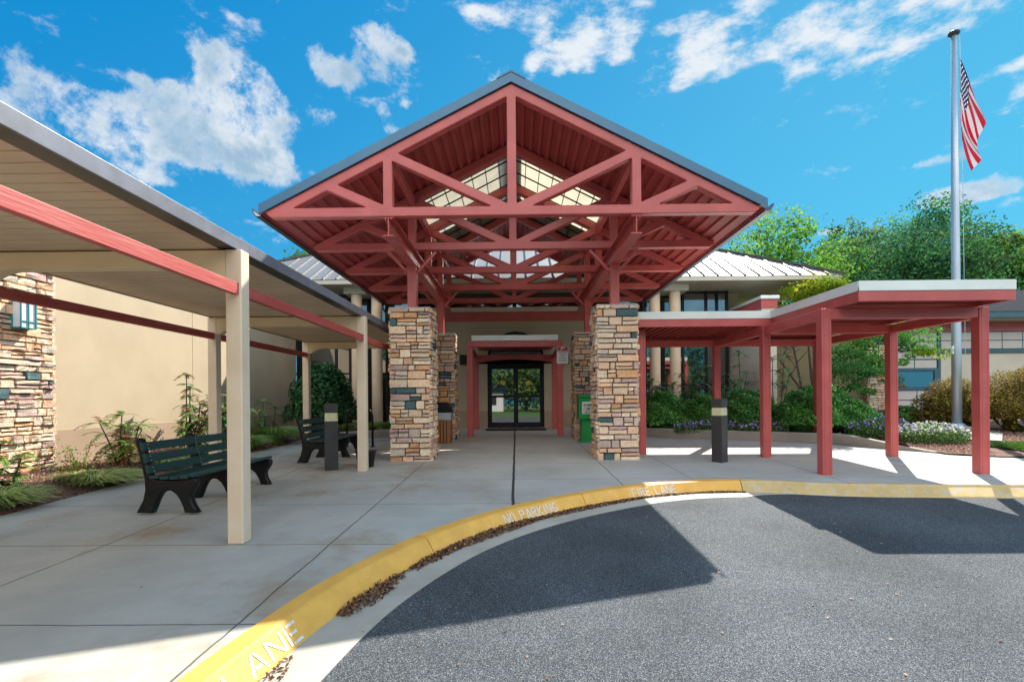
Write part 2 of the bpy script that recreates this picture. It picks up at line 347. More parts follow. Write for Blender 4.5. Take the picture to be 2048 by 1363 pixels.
def asphalt_mat():
    m = bpy.data.materials.new('asphalt'); m.use_nodes = True; t = m.node_tree; b = t.nodes['Principled BSDF']; b.inputs['Roughness'].default_value = .85; b.inputs['Specular IOR Level'].default_value = .12
    c = t.nodes.new('ShaderNodeTexCoord')
    v = t.nodes.new('ShaderNodeTexVoronoi'); v.inputs['Scale'].default_value = 230; t.links.new(c.outputs['Object'], v.inputs['Vector'])
    rp = t.nodes.new('ShaderNodeValToRGB'); e = rp.color_ramp.elements
    e[0].position = 0; e[0].color = (.014, .026, .038, 1); e[1].position = 1; e[1].color = (.30, .30, .29, 1)
    for p, q in ((.3, .038), (.62, .082), (.88, .15)): x = rp.color_ramp.elements.new(p); x.color = (q*.88, q*1.0, q*1.13, 1)
    s = t.nodes.new('ShaderNodeSeparateColor'); t.links.new(v.outputs['Color'], s.inputs[0]); t.links.new(s.outputs[0], rp.inputs[0])
    n = t.nodes.new('ShaderNodeTexNoise'); n.inputs['Scale'].default_value = .7; n.inputs['Detail'].default_value = 7; t.links.new(c.outputs['Object'], n.inputs['Vector'])
    mr = t.nodes.new('ShaderNodeMapRange'); mr.inputs['From Min'].default_value = .35; mr.inputs['From Max'].default_value = .65; mr.inputs['To Min'].default_value = .78; mr.inputs['To Max'].default_value = 1.18
    t.links.new(n.outputs['Fac'], mr.inputs['Value'])
    sc = t.nodes.new('ShaderNodeVectorMath'); sc.operation = 'SCALE'; t.links.new(rp.outputs[0], sc.inputs[0]); t.links.new(mr.outputs[0], sc.inputs['Scale']); t.links.new(sc.outputs[0], b.inputs['Base Color'])
    bp = t.nodes.new('ShaderNodeBump'); bp.inputs['Strength'].default_value = .7; bp.inputs['Distance'].default_value = .004; t.links.new(v.outputs['Distance'], bp.inputs['Height']); t.links.new(bp.outputs[0], b.inputs['Normal'])
    return m
ASPH = asphalt_mat()
def leafmat(name, trans=.3, rough=.85, spec=.08):
    return mat(name, (1, 1, 1), rough, attr='Col', trans=trans, spec=spec)
LEAF = leafmat('leaf', .42); GLOSSY = leafmat('glossy_leaf', .30, .45, .3); PETAL = leafmat('petal', .3, .6, .2); DRYLEAF = leafmat('dry_leaf', .1, .8, .1); BLADE = leafmat('grass_blade', .3, .5, .3)

# ------------------------------------------------------------------ ground
def sheet(name, poly, zoff, m, kind='structure', nsub=0):
    mb = MB(); mb.add([(x, y, g(y)+zoff) for x, y in poly], [tuple(range(len(poly)))]); o = mb.build(name, m); o['kind'] = kind; return o
gy = [-120, -60, -25, -10, 18, 40, 90, 200, 600]; gx = [-600, -150, -60, 60, 150, 600]
vs = [(x, y, g(y)-.3) for y in gy for x in gx]; fs = [(j*6+i, j*6+i+1, (j+1)*6+i+1, (j+1)*6+i) for j in range(len(gy)-1) for i in range(5)]
MB().add(vs, fs).build('ground', LAWN)['kind'] = 'structure'
MB().add([(-14, -10, g(-10)-.15), (40, -10, g(-10)-.15), (40, 9, g(9)-.15), (-14, 9, g(9)-.15)], [(0, 1, 2, 3)]).add(
    [(-14, -16, g(-10)-.15), (40, -16, g(-10)-.15), (40, -10, g(-10)-.15), (-14, -10, g(-10)-.15)], [(0, 1, 2, 3)]).build('road', ASPH)['kind'] = 'structure'
I0 = [(-2.75, -6), (-2.3, -2), (-2.0, .8), (-1.85, 2.0), (-1.75, 3.0), (-1.53, 4.05), (-1.08, 5.13), (-.60, 5.88), (.01, 6.55), (.76, 7.17), (1.68, 7.74), (2.6, 8.06), (3.5, 8.13), (4.15, 7.93), (4.9, 7.74), (5.9, 7.64), (7.45, 7.54), (10, 7.42), (16, 7.15), (30, 6.5)]
def catmull(P, step=.05):
    P = [Vector((*p, 0)) for p in P]; out = []
    for i in range(len(P)-1):
        a, b, c, d = P[max(i-1, 0)], P[i], P[i+1], P[min(i+2, len(P)-1)]
        n = max(2, int((c-b).length/step))
        for k in range(n):
            t = k/n; out.append(.5*((2*b)+(c-a)*t+(2*a-5*b+4*c-d)*t*t+(3*b-a-3*c+d)*t**3))
    return out+[P[-1]]
IC = catmull(I0); NI = len(IC)
nrm = []
for i in range(NI):
    t = (IC[min(i+3, NI-1)]-IC[max(i-3, 0)]).normalized(); nrm.append(Vector((t.y, -t.x, 0)))
arc = [0]
for i in range(1, NI): arc.append(arc[-1]+(IC[i]-IC[i-1]).length)
def sm(a, b, x): t = min(max((x-a)/(b-a), 0), 1); return t*t*(3-2*t)
def offs(i):
    k = sm(3.3, 4.3, IC[i].x); return (.17*(1-k)+.03*k, .265*(1-k)+.20*k, .62*(1-k)+.205*k)
def strip_pt(i, o, dz): p = IC[i]+nrm[i]*o; return (p.x, p.y, g(p.y)+dz)
sw = [(p.x, p.y) for p in IC]+[(30, 10.0), (10.6, 9.95), (9.6, 10.2), (9.0, 10.55), (8.75, 11.0), (8.2, 11.75), (7.6, 12.6), (6.6, 13.15), (5.6, 13.6), (4.6, 14.1), (3.8, 14.55), (3.25, 15.1), (3.1, 17.97), (-3.1, 17.97), (-3.3, 15.3), (-4.0, 14.8), (-4.8, 14.3), (-5.6, 13.9), (-5.95, 13.6), (-6.2, 11), (-6.35, 8.5), (-6.25, 6.2), (-6.1, 3), (-6.0, -6)]
bmx = bmesh.new(); vsx = [bmx.verts.new((x, y, g(y))) for x, y in sw]; fx = bmx.faces.new(vsx)
if fx.normal.z < 0: fx.normal_flip()
bmesh.ops.triangulate(bmx, faces=[fx]); me = bpy.data.meshes.new('sidewalk'); bmx.to_mesh(me); bmx.free()
sidewalk = meobj('sidewalk', me, CONC); sidewalk['kind'] = 'structure'
# kerb: painted segments with joints
cuts = [0]
targets = [(-1.80, 2.35), (-1.05, 5.17), (.78, 7.19), (3.52, 8.13)]
def nearest(x, y): return min(range(NI), key=lambda i: (IC[i].x-x)**2+(IC[i].y-y)**2)
cuts += [nearest(*t) for t in targets]+[NI-1]
kerbs = []
rnd = random.Random(4)
for k in range(len(cuts)-1):
    a, b = cuts[k], cuts[k+1]; mb = MB(); vs = []
    idx = list(range(a, b+1)); prof = lambda i: [(0, -.2), (0, .004), (.012, .010), (offs(i)[0]-.03, .010), (offs(i)[0]-.008, .002), (offs(i)[0]+.006, -.018), (offs(i)[1]-.01, -.13), (offs(i)[1]+.006, -.16), (offs(i)[1]+.006, -.2)]
    gap = .012
    for n_, i in enumerate(idx):
        pr = prof(i); sh = Vector((0, 0, 0))
        if n_ == 0 and k: sh = (IC[i+1]-IC[i]).normalized()*gap/2
        if n_ == len(idx)-1 and k < len(cuts)-2: sh = -(IC[i]-IC[i-1]).normalized()*gap/2
        for (o_, dz) in pr:
            w = .0012*math.sin(i*.37+o_*40)
            p = IC[i]+nrm[i]*(o_+(w if o_ > .02 else 0))+sh; vs.append((p.x, p.y, g(p.y)+dz))
    m_ = 9; fs = [(j*m_+q, j*m_+q+1, (j+1)*m_+q+1, (j+1)*m_+q) for j in range(len(idx)-1) for q in range(m_-1)]
    fs += [tuple(range(m_))[::-1], tuple((len(idx)-1)*m_+q for q in range(m_))]
    o = mb.add(vs, fs).build('kerb', YELC if k < 4 else YELF, smooth=False); o['kind'] = 'structure'; kerbs.append(o)
# gutter pan
vs = []; idx = list(range(0, nearest(4.25, 7.9)))
for i in idx:
    for o_, dz in ((offs(i)[1]-.03, -.146), (offs(i)[2], -.144), (offs(i)[2]+.002, -.2)): vs.append(strip_pt(i, o_, dz))
MB().add(vs, [(j*3+q, j*3+q+1, (j+1)*3+q+1, (j+1)*3+q) for j in range(len(idx)-1) for q in range(2)]).build('gutter_pan', GUTC)['kind'] = 'structure'
# stencilled letters bent onto the kerb face
GL = {'N': [[(0, 0), (0, 1)], [(.06, .93), (.44, .07)], [(.5, 0), (.5, 1)]], 'O': [[(.2, .03), (.05, .25), (.05, .75), (.2, .97)], [(.3, .97), (.45, .75), (.45, .25), (.3, .03)]],
      'P': [[(0, 0), (0, 1)], [(.08, .96), (.38, .93), (.45, .74), (.38, .55), (.08, .5)]], 'A': [[(0, 0), (.21, .96)], [(.29, .96), (.5, 0)], [(.16, .3), (.34, .3)]],
      'R': [[(0, 0), (0, 1)], [(.08, .96), (.36, .93), (.43, .74), (.36, .55), (.08, .5)], [(.24, .44), (.48, 0)]], 'K': [[(0, 0), (0, 1)], [(.46, 1), (.1, .5), (.48, 0)]],
      'I': [[(.1, 0), (.1, 1)]], 'G': [[(.44, .82), (.3, .97), (.1, .85), (.04, .5), (.1, .15), (.3, .03), (.45, .18), (.45, .42), (.28, .42)]],
      'F': [[(0, 0), (0, 1)], [(.09, .96), (.42, .96)], [(.09, .5), (.34, .5)]], 'L': [[(0, 1), (0, 0)], [(.09, .04), (.44, .04)]],
      'E': [[(0, 0), (0, 1)], [(.09, .96), (.44, .96)], [(.09, .52), (.36, .52)], [(.09, .04), (.44, .04)]]}
def facept(s, h):   # arc position s, h 0..1 up the sloped face
    i = min(range(NI-1), key=lambda j: abs(arc[j]-s)); f = (s-arc[i])/max(arc[i+1]-arc[i], 1e-6)
    P = IC[i].lerp(IC[i+1], f); n = nrm[i].lerp(nrm[i+1], f); a, b, _ = offs(i)
    if h <= 1: o_ = (b-.01)+((a+.006)-(b-.01))*h; z = -.13+.112*h
    else: o_ = a+.006-.03*(h-1)*4; z = -.018+.028*min((h-1)*4, 1)
    p = P+n*(o_+.001); return Vector((p.x, p.y, g(p.y)+z))
def stencil(text, s0, s1, parent, lw=.014):
    adv = {'I': .42, ' ': .55}; tot = sum(adv.get(c, .78) for c in text); k = (s1-s0)/tot; s = s0; mb = MB(); h0, h1 = .04, .98
    for c in text:
        for st in GL.get(c, []):
            pts = []
            for q in range(len(st)-1):
                for r_ in range(4): pts.append((st[q][0]+(st[q+1][0]-st[q][0])*r_/4, st[q][1]+(st[q+1][1]-st[q][1])*r_/4))
            pts.append(st[-1]); W3 = [facept(s+p[0]*k*1.15, h0+(h1-h0)*p[1]) for p in pts]; i = 0; Lp, Rp = [], []
            for j, p in enumerate(W3):
                t = (W3[min(j+1, len(W3)-1)]-W3[max(j-1, 0)]).normalized()
                ii = min(range(NI), key=lambda q: (IC[q].x-p.x)**2+(IC[q].y-p.y)**2); nn = (nrm[ii]+Vector((0, 0, .85))).normalized(); sd = t.cross(nn).normalized()*lw/2
                Lp.append(p+sd+nn*.002); Rp.append(p-sd+nn*.002)
            n = len(W3); mb.add(Lp+Rp, [(j, j+1, n+j+1, n+j) for j in range(n-1)])
        s += adv.get(c, .78)*k
    return mb.build('painted_lettering', WPAINT, parent)
def arc_at(x, y): return arc[nearest(x, y)]
s1 = arc_at(-1.66, 3.50); stencil('FIRE LANE', s1-1.55, s1, kerbs[1], .021)
s0 = arc_at(-.33, 6.22); stencil('NO PARKING', s0, s0+.98, kerbs[2], .016)
s0 = arc_at(1.60, 7.72); stencil('FIRE LANE', s0, s0+.86, kerbs[3], .016)

# mulch beds
def bedmesh(name, f, u0, u1, nu, v0, v1, nv, m, bumpy=.03, seed=1):
    rng = np.random.default_rng(seed); vs = []
    for i in range(nu+1):
        for j in range(nv+1):
            x, y, z = f(u0+(u1-u0)*i/nu, v0+(v1-v0)*j/nv); vs.append((x, y, z+(rng.random()-.3)*bumpy))
    fs = [(i*(nv+1)+j, (i+1)*(nv+1)+j, (i+1)*(nv+1)+j+1, i*(nv+1)+j+1) for i in range(nu) for j in range(nv)]
    o = MB().add(vs, fs).build(name, m); o['kind'] = 'structure'; return o
def bedx(y):
    P = [(-6, -6.0), (3, -6.1), (6.2, -6.25), (8.5, -6.35), (11, -6.2), (13.6, -5.95), (18, -5.9)]
    for (a, xa), (b, xb) in zip(P, P[1:]):
        if a <= y <= b: return xa+(xb-xa)*(y-a)/(b-a)
    return -6
bedmesh('mulch_bed_ground', lambda t, y: (bedx(y)+.06+(-7.8-bedx(y)-.06)*t, y, g(y)-.05+.17*min(1, t*3)+.06*t), 0, 1, 26, -6, 18, 260, MULCH, .035)
# right planter: concrete curb and raised bed
PC = [(3.25, 15.3), (3.5, 14.8), (4.6, 14.1), (5.6, 13.58), (6.6, 13.15), (7.6, 12.6), (8.2, 11.75), (8.75, 11.05), (9.05, 10.6)]
def curbwall(name, P, h0, h1f, m, label=None):
    C = catmull(P, .12); n = len(C); vs = []
    for i, p in enumerate(C):
        t = (C[min(i+1, n-1)]-C[max(i-1, 0)]).normalized(); nn = Vector((-t.y, t.x, 0)); z0 = g(p.y); h = h1f(i/(n-1))
        for o_, z in ((0, -.1), (0, h-.02), (.02, h), (.17, h), (.17, -.1)): q = p+nn*o_; vs.append((q.x, q.y, z0+z))
    fs = [(i*5+k, i*5+k+1, (i+1)*5+k+1, (i+1)*5+k) for i in range(n-1) for k in range(4)]+[(4, 3, 2, 1, 0), tuple((n-1)*5+k for k in range(5))]
    o = MB().add(vs, fs).build(name, m); return o
tag(curbwall('planter_curb', PC, 0, lambda t: .25 if t < .7 else .25*(1-sm(.7, 1, t))+.01, CURBC), 'low curved concrete curb in front of the round green shrubs and purple flowers', 'planter curb')
PL = [(-5.95, 13.45), (-5.6, 13.9), (-4.8, 14.3), (-4.0, 14.8), (-3.3, 15.3)]
tag(curbwall('planter_curb', PL, 0, lambda t: .22*sm(0, .25, t)+.01, CURBC), 'low concrete curb behind the farther bench, left of the stone pillars', 'planter curb')
bedmesh('planting_soil', lambda t, x: (x, np.interp(x, [3.2, 3.5, 4.6, 5.6, 6.6, 7.6, 8.2, 8.75, 9.05], [15.3, 14.8, 14.1, 13.6, 13.15, 12.6, 11.75, 11.05, 10.6])+.1+(18.5-np.interp(x, [3.2, 9.05], [15.4, 10.7]))*t, .56+.02*t-(.24 if x > 8.6 else .1 if x > 8.2 else 0)), 0, 1, 30, 3.25, 9.05, 50, MULCH, .04, 3)
bedmesh('planting_soil', lambda t, x: (x, np.interp(x, [-5.95, -4.8, -3.3], [13.55, 14.4, 15.4])+.05+(18-np.interp(x, [-5.95, -3.3], [13.6, 15.4]))*t, .54), 0, 1, 24, -5.95, -3.3, 20, MULCH, .04, 4)
bedmesh('mulch_bed_ground', lambda t, x: (x, np.interp(x, [8.9, 9.6, 10.6, 30], [10.62, 10.25, 10.0, 10.0])+9.9*t, .31+.2*t), 0, 1, 60, 8.9, 28, 90, MULCH, .035, 5)
bedmesh('lawn', lambda t, x: (x, 10.02+2.0*t, .335+.05*t), 0, 1, 12, 10.6, 30, 60, LAWN, .02, 6)
o = MB().add([(10.9, 13.1, .435), (12.9, 15.3, .47), (13.6, 14.4, .455), (11.7, 12.4, .42)], [(0, 1, 2, 3)]).build('path', PAD); o['kind'] = 'structure'

# ------------------------------------------------------------------ stonework
PALETTE = [((.80, .58, .40), 6), ((.84, .66, .48), 5), ((.78, .50, .32), 5), ((.72, .40, .20), 2.6), ((.62, .45, .38), 3), ((.56, .38, .34), 2.5), ((.07, .14, .15), 1.2), ((.66, .56, .45), 3), ((.50, .38, .34), 1.2)]
def stonewall(mb, org, u, n, w, h, rng, ext=.03, ochre=0, z_clip=0):
    org, u, n = Vector(org), Vector(u), Vector(n); up = Vector((0, 0, 1)); z = 0
    cols = [c for c, _ in PALETTE]; wt = [k for _, k in PALETTE]
    if ochre: wt = [3, 2, 6, 6, 4, 4, 1.5, 2, 1]; cols = [tuple(q*.8 for q in c) for c in cols]
    while z < h-.02:
        rh = rng.uniform(.085, .18)
        if h-z-rh < .05: rh = h-z
        x = -ext*rng.random()-.005; end = w+ext*rng.random()+.005
        while x < end-.01:
            sw_ = rng.uniform(.11, .40)
            if end-x-sw_ < .09: sw_ = end-x
            parts = [(z, rh)]
            if rh > .12 and rng.random() < .5: q = rng.uniform(.4, .6); parts = [(z, rh*q), (z+rh*q, rh*(1-q))]
            for (zz, hh) in parts:
                c = rng.choices(cols, wt)[0]; k = rng.uniform(.78, 1.12); c = tuple(min(.88, v*k) for v in c)
                gp = rng.uniform(.003, .008); d = rng.uniform(.018, .062); a0, a1, b0, b1 = x+gp, x+sw_-gp, zz+gp, zz+hh-gp
                X = [a0, a0+.008, a0+(a1-a0)*.3, a0+(a1-a0)*.66, a1-.008, a1]; Z = [b0, b0+.008, (b0+b1)/2, b1-.008, b1]; vs = []
                for j, zv in enumerate(Z):
                    for i, xv in enumerate(X):
                        edge = i in (0, 5) or j in (0, 4)
                        dep = -.02 if edge else d+rng.uniform(-.011, .009)
                        jx = 0 if edge else rng.uniform(-.006, .006)
                        vs.append(org+u*(xv+jx)+up*(zv+(0 if edge else rng.uniform(-.004, .004)))+n*dep)
                mb.add(vs, [(j*6+i, j*6+i+1, (j+1)*6+i+1, (j+1)*6+i) for j in range(4) for i in range(5)], c)
            x += sw_
        z += rh
def pillar(xc, yc, w, ztop, label, seed, ochre=0):
    rng = random.Random(seed); z0 = g(yc-w/2)-.03; h = ztop-z0; t = thing('stone_pillar', label, 'stone pillar', (xc, yc, g(yc)), 'stone pillars under the entrance canopy')
    mb = MB(); a = w/2-.03
    stonewall(mb, (xc-a, yc-a, z0), (1, 0, 0), (0, -1, 0), 2*a, h, rng, ochre=ochre); stonewall(mb, (xc+a, yc-a, z0), (0, 1, 0), (1, 0, 0), 2*a, h, rng, 0, ochre)
    stonewall(mb, (xc+a, yc+a, z0), (-1, 0, 0), (0, 1, 0), 2*a, h, rng, ochre=ochre); stonewall(mb, (xc-a, yc+a, z0), (0, -1, 0), (-1, 0, 0), 2*a, h, rng, 0, ochre)
    mb.build('stone_facing', STONE, t)
    MB().box(xc-a+.012, xc+a-.012, yc-a+.012, yc+a-.012, z0, ztop-.03).build('core', MORT, t)
    rng2 = random.Random(seed+9); cb = MB(); xs = [-a-.035, -a*.35+rng2.uniform(-.05, .05), a*.3, a+.035]
    for i in range(3): cb.box(xc+xs[i]+.004, xc+xs[i+1]-.004, yc-a-.035, yc+a+.035, ztop-.03, ztop+.012, (.50-.05*i, .42-.03*i, .34))
    cb.build('top_course', STONE, t, bevel=.008)
XC = -.05
pillar(XC-2.09, 10.67, .84, 3.38, 'tall ledge stone pillar at the front left, next to the cream walkway post', 11)
pillar(XC+2.09, 10.67, .84, 3.40, 'tall ledge stone pillar at the front right, touching the low red canopy', 23)
pillar(XC-2.05, 14.47, .82, 3.33, 'farther ledge stone pillar behind the brown slatted trash bin', 31, 1)
pillar(XC+2.05, 14.47, .82, 3.33, 'farther ledge stone pillar behind the green newspaper box', 47, 1)

# ------------------------------------------------------------------ entrance canopy
can = thing('entrance_canopy', 'large gabled red steel truss canopy on four stone pillars over the entrance', 'canopy', (XC, 12.5, 3.4))
C_, Wd, ZB, SL = 2.095, 4.15, 4.62, .508; ZT = 4.72+.508*4.15; hw = .078; vw = hw*math.sqrt(1+SL*SL)
def topz(x): return ZT-SL*abs(x)
def line(p, q): d = (Vector(q)-Vector(p)).normalized(); return Vector(p), d
def inset(tri, ws):
    cx = sum(p[0] for p in tri)/3; cz = sum(p[1] for p in tri)/3; ls = []
    for i in range(3):
        p, q = Vector(tri[i]), Vector(tri[(i+1) % 3]); d = (q-p).normalized(); n = Vector((-d.y, d.x))
        if n.dot(Vector((cx, cz))-p) < 0: n = -n
        ls.append((p+n*ws[i], d))
    out = []
    for i in range(3):
        (p, d), (q, e) = ls[i-1], ls[i]; den = d.x*e.y-d.y*e.x; t = ((q.x-p.x)*e.y-(q.y-p.y)*e.x)/den; out.append(p+d*t)
    return [tuple(p) for p in out]
def rounded(tri, r=.02):
    out = []
    for i, p in enumerate(tri):
        a, b = Vector(tri[i-1])-Vector(p), Vector(tri[(i+1) % 3])-Vector(p)
        P = Vector(p); a = a.normalized()*min(r, a.length*.3); b = b.normalized()*min(r, b.length*.3)
        out += [tuple(P+a), tuple(P+a*.3+b*.3), tuple(P+b)]
    return out
zc = ZB+hw; tcz = lambda x: topz(x)-vw; mid = (C_+Wd)/2; xe = (ZT-vw-zc)/SL
holes = []
for s in (1, -1):
    T = [[(0, zc), (C_, tcz(C_)), (0, tcz(0))], [(0, zc), (C_, zc), (C_, tcz(C_))], [(C_, zc), (mid, tcz(mid)), (C_, tcz(C_))], [(C_, zc), (xe, zc), (mid, tcz(mid))]]
    for tr in T: holes.append(rounded(inset([(s*a, b) for a, b in tr], (hw, hw, hw))))
outline = [(-Wd+.08, ZB), (Wd-.08, ZB), (Wd, ZB+.06), (Wd, topz(Wd)), (0, ZT), (-Wd, topz(Wd)), (-Wd, ZB+.06)]
tme = curve_plate([outline]+holes, .16, .014)
TY = [8.65+1.965*k for k in range(5)]
for y in TY: meobj('truss', tme, RED, can, (XC, y, 0))
for s in (-1, 1):
    x = XC+s*C_; y0, y1 = 8.60, 16.72; f = MB()
    f.box(x-.095, x+.095, y0, y1, 4.298, 4.314).box(x-.095, x+.095, y0, y1, 4.600, 4.616).box(x-.007, x+.007, y0, y1, 4.314, 4.600)
    for y in TY:
        for dx in (-.05, .05):
            for dy in (-.04, .04): f.tube([(x+dx, y+dy, 4.578), (x+dx, y+dy, 4.601)], .013, 8)
    f.build('girder', RED, can)
    for y in (TY[1], TY[3]):
        c = MB().box(x-.093, x+.093, y-.093, y+.093, 3.385, 4.286); c.box(x-.12, x+.12, y-.12, y+.12, 4.286, 4.298).box(x-.13, x+.13, y-.13, y+.13, 3.372, 3.390)
        for dx in (-.095, .095):
            for dy in (-.095, .095): c.tube([(x+dx, y+dy, 3.389), (x+dx, y+dy, 3.41)], .013, 6).tube([(x+dx, y+dy, 4.262), (x+dx, y+dy, 4.287)], .013, 6)
        c.build('column', RED, can, bevel=.003)
        for q in (-1, 1): MB().bar((x+q*.09, y, 4.16), (x+q*.50, y, 4.60), .055, .055, (0, 1, 0)).build('knee_brace', RED, can, bevel=.003)
    for k in range(4):
        px_ = XC+s*C_*.985; MB().box(px_-.05, px_+.05, TY[k]+.085, TY[k+1]-.085, topz(C_)-.22, topz(C_)-.055).build('purlin', RED, can, bevel=.006)
# roof deck (ribs parallel to the ridge direction Y)
Y0, Y1 = 8.572, 16.86; EX = 4.24
def deckprof(x0, x1, s):
    P = []; L_ = (x1-x0); n = max(1, round(L_/.17)); st = L_/n
    for i in range(n):
        a = x0+i*st
        for f_, d in ((0, 0), (.38, 0), (.47, .045), (.9, .045), (.99, 0)): x = a+st*f_; P.append((XC+s*x, topz(x)+.006+d))
    P.append((XC+s*x1, topz(x1)+.006)); return P
def slopesheet(name, x0, x1, y0, y1, m, prof=True):
    for s in (-1, 1):
        P = deckprof(x0, x1, s) if prof else [(XC+s*x0, topz(x0)+.03), (XC+s*x1, topz(x1)+.03)]
        n = len(P); MB().add([(x, y0, z) for x, z in P]+[(x, y1, z) for x, z in P], [(i, i+1, n+i+1, n+i) for i in range(n-1)]).build(name, m, can)
slopesheet('roof_deck', 0.0, EX, Y0, TY[1]+.02, REDD); slopesheet('roof_deck', C_, EX, TY[1]+.02, TY[3]-.02, REDD); slopesheet('roof_deck', 0.0, EX, TY[3]-.02, Y1, REDD)
# skylight glazing: translucent panels between bars
for s in (-1, 1):
    for (ya, yb, m_) in ((TY[1]+.02, TY[2]+.9, SKYL), (TY[2]+.9, TY[3]-.02, SKYD)):
        MB().add([(XC, ya, topz(0)+.07), (XC+s*C_, ya, topz(C_)+.07), (XC+s*C_, yb, topz(C_)+.07), (XC, yb, topz(0)+.07)], [(0, 1, 2, 3)]).build('skylight_panel', m_, can)
    bars = MB()
    for i in range(0, 8):
        x = C_*i/7; bars.bar((XC+s*x, TY[1]+.02, topz(x)+.05), (XC+s*x, TY[3]-.02, topz(x)+.05), .016, .03)
    for i in range(0, 7):
        y = TY[1]+.12+i*.62; bars.bar((XC, y, topz(0)+.045), (XC+s*C_, y, topz(C_)+.045), .014, .03)
    bars.bar((XC, TY[1]+.45, topz(0)+.02), (XC+s*C_, TY[1]+.45, topz(C_)+.02), .05, .05)
    bars.build('skylight_bars', GUT, can)
for s in (-1, 1):
    kb = MB()
    for y in (TY[1]+.005, TY[3]-.035):
        kb.add([(XC, y, topz(0)-.0), (XC+s*C_, y, topz(C_)-.0), (XC+s*C_, y, topz(C_)+.15), (XC, y, topz(0)+.15), (XC, y+.03, topz(0)), (XC+s*C_, y+.03, topz(C_)), (XC+s*C_, y+.03, topz(C_)+.15), (XC, y+.03, topz(0)+.15)], [(0, 1, 2, 3), (7, 6, 5, 4), (0, 4, 5, 1), (1, 5, 6, 2), (2, 6, 7, 3), (3, 7, 4, 0)])
    kb.box(*sorted((XC+s*C_, XC+s*(C_+.03))), TY[1]+.036, TY[3]-.036, topz(C_)-.02, topz(C_)+.15)
    kb.build('skylight_kerb', REDD, can)
# upper roof skin and rake fascia
for s in (-1, 1):
    rf = MB()
    for (ya, yb, x0) in ((Y0, TY[1]+.02, 0), (TY[1]+.02, TY[3]-.02, C_), (TY[3]-.02, Y1, 0)):
        rf.add([(XC+s*x0, ya, topz(x0)+.15), (XC+s*EX, ya, topz(EX)+.15), (XC+s*EX, yb, topz(EX)+.15), (XC+s*x0, yb, topz(x0)+.15)], [(0, 1, 2, 3)])
    rf.build('roof_skin', BLUE, can)
    for (ya, yb) in ((Y0-.05, Y0-.006), (Y1, Y1+.03)):
        a, b = .0, EX+.02; t_, u_ = .005, .168
        MB().add([(XC+s*a, ya, topz(a)+t_), (XC+s*b, ya, topz(b)+t_), (XC+s*b, ya, topz(b)+u_), (XC+s*a, ya, topz(a)+u_), (XC+s*a, yb, topz(a)+t_), (XC+s*b, yb, topz(b)+t_), (XC+s*b, yb, topz(b)+u_), (XC+s*a, yb, topz(a)+u_)],
                 [(0, 1, 2, 3), (7, 6, 5, 4), (0, 4, 5, 1), (1, 5, 6, 2), (2, 6, 7, 3), (3, 7, 4, 0)]).build('fascia', BLUE, can)
    ez = topz(EX)
    P = [(XC+s*(EX+.005), ez+.155), (XC+s*(EX+.005), ez-.03), (XC+s*(EX+.10), ez-.03), (XC+s*(EX+.16), ez+.07), (XC+s*(EX+.16), ez+.11), (XC+s*(EX+.148), ez+.11), (XC+s*(EX+.148), ez+.075), (XC+s*(EX+.095), ez-.018), (XC+s*(EX+.017), ez-.018), (XC+s*(EX+.017), ez+.155)]
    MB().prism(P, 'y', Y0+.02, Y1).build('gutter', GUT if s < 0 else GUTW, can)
    MB().tube([(XC+s*(EX+.08), Y1-.15, ez-.03), (XC+s*(EX+.08), Y1-.15, ez-.16), (XC+s*(EX-.1), Y1-.1, ez-.42), (XC+s*(EX-.1), Y1-.05, ez-.8)], .035, 8).build('downspout', GUT, can, smooth=True)
MB().prism([(XC-.24, topz(.24)+.155), (XC, ZT+.155), (XC+.24, topz(.24)+.155), (XC+.24, topz(.24)+.19), (XC, ZT+.205), (XC-.24, topz(.24)+.19)], 'y', Y0-.05, Y1+.05).build('ridge_cap', BLUE, can)

# ------------------------------------------------------------------ covered walkway on the left
wk = thing('covered_walkway', 'flat roofed walkway cover on cream posts with beige ceiling and red side rails', 'walkway canopy', (-4.1, 5, g(5)))
XF, XR = -2.755, -5.41; FY = [.95, 5.03, 9.10, 13.12]; ZP = 3.02
for y in FY:
    for x in (XF, XR):
        MB().box(x-.078, x+.078, y-.078, y+.078, g(y)-.03, ZP).build('post', CREAMP, wk, bevel=.012, segs=3)
        MB().box(x-.081, x+.081, y-.081, y+.081, g(y)-.03, g(y)+.012).build('post_base', PAD, wk)
    xa, xb = XR+.078, XF-.078; P = [(xa, ZP-.005), (xa, ZP-.30)]
    P += [(xa+.06+.30*t, ZP-.30+.13*math.sin(t*math.pi/2)) for t in (0, .15, .35, .6, 1)]+[(xb-.06-.30*t, ZP-.30+.13*math.sin(t*math.pi/2)) for t in (1, .6, .35, .15, 0)]+[(xb, ZP-.30), (xb, ZP-.005)]
    MB().prism(P, 'y', y-.072, y+.072).build('beam', CREAMB, wk, bevel=.006)
for a, b in zip([-2.9]+FY, FY):
    for x, z0, z1 in ((XF, 2.575, 2.69), (XR, 2.63, 2.745)):
        MB().box(x-.03+.025, x+.03+.025, a+.079, b-.079, z0, z1).build('side_rail', REDW, wk, bevel=.004)
MB().box(XR-.005, XR+.055, FY[-1]+.079, FY[-1]+.2, 2.63, 2.745).build('side_rail', REDW, wk, bevel=.004)
ya, yb = -3, 13.4; P = []; n = 0; y = ya
while y < yb:
    P += [(y, ZP+.012), (y+.130, ZP+.012), (y+.133, ZP+.030), (y+.147, ZP+.030), (y+.15, ZP+.012)]; y += .15
x0, x1 = -5.42, -2.90; m_ = len(P)
MB().add([(x0, p[0], p[1]) for p in P]+[(x1, p[0], p[1]) for p in P], [(i, i+1, m_+i+1, m_+i) for i in range(m_-1)]).build('ceiling', CEIL, wk)
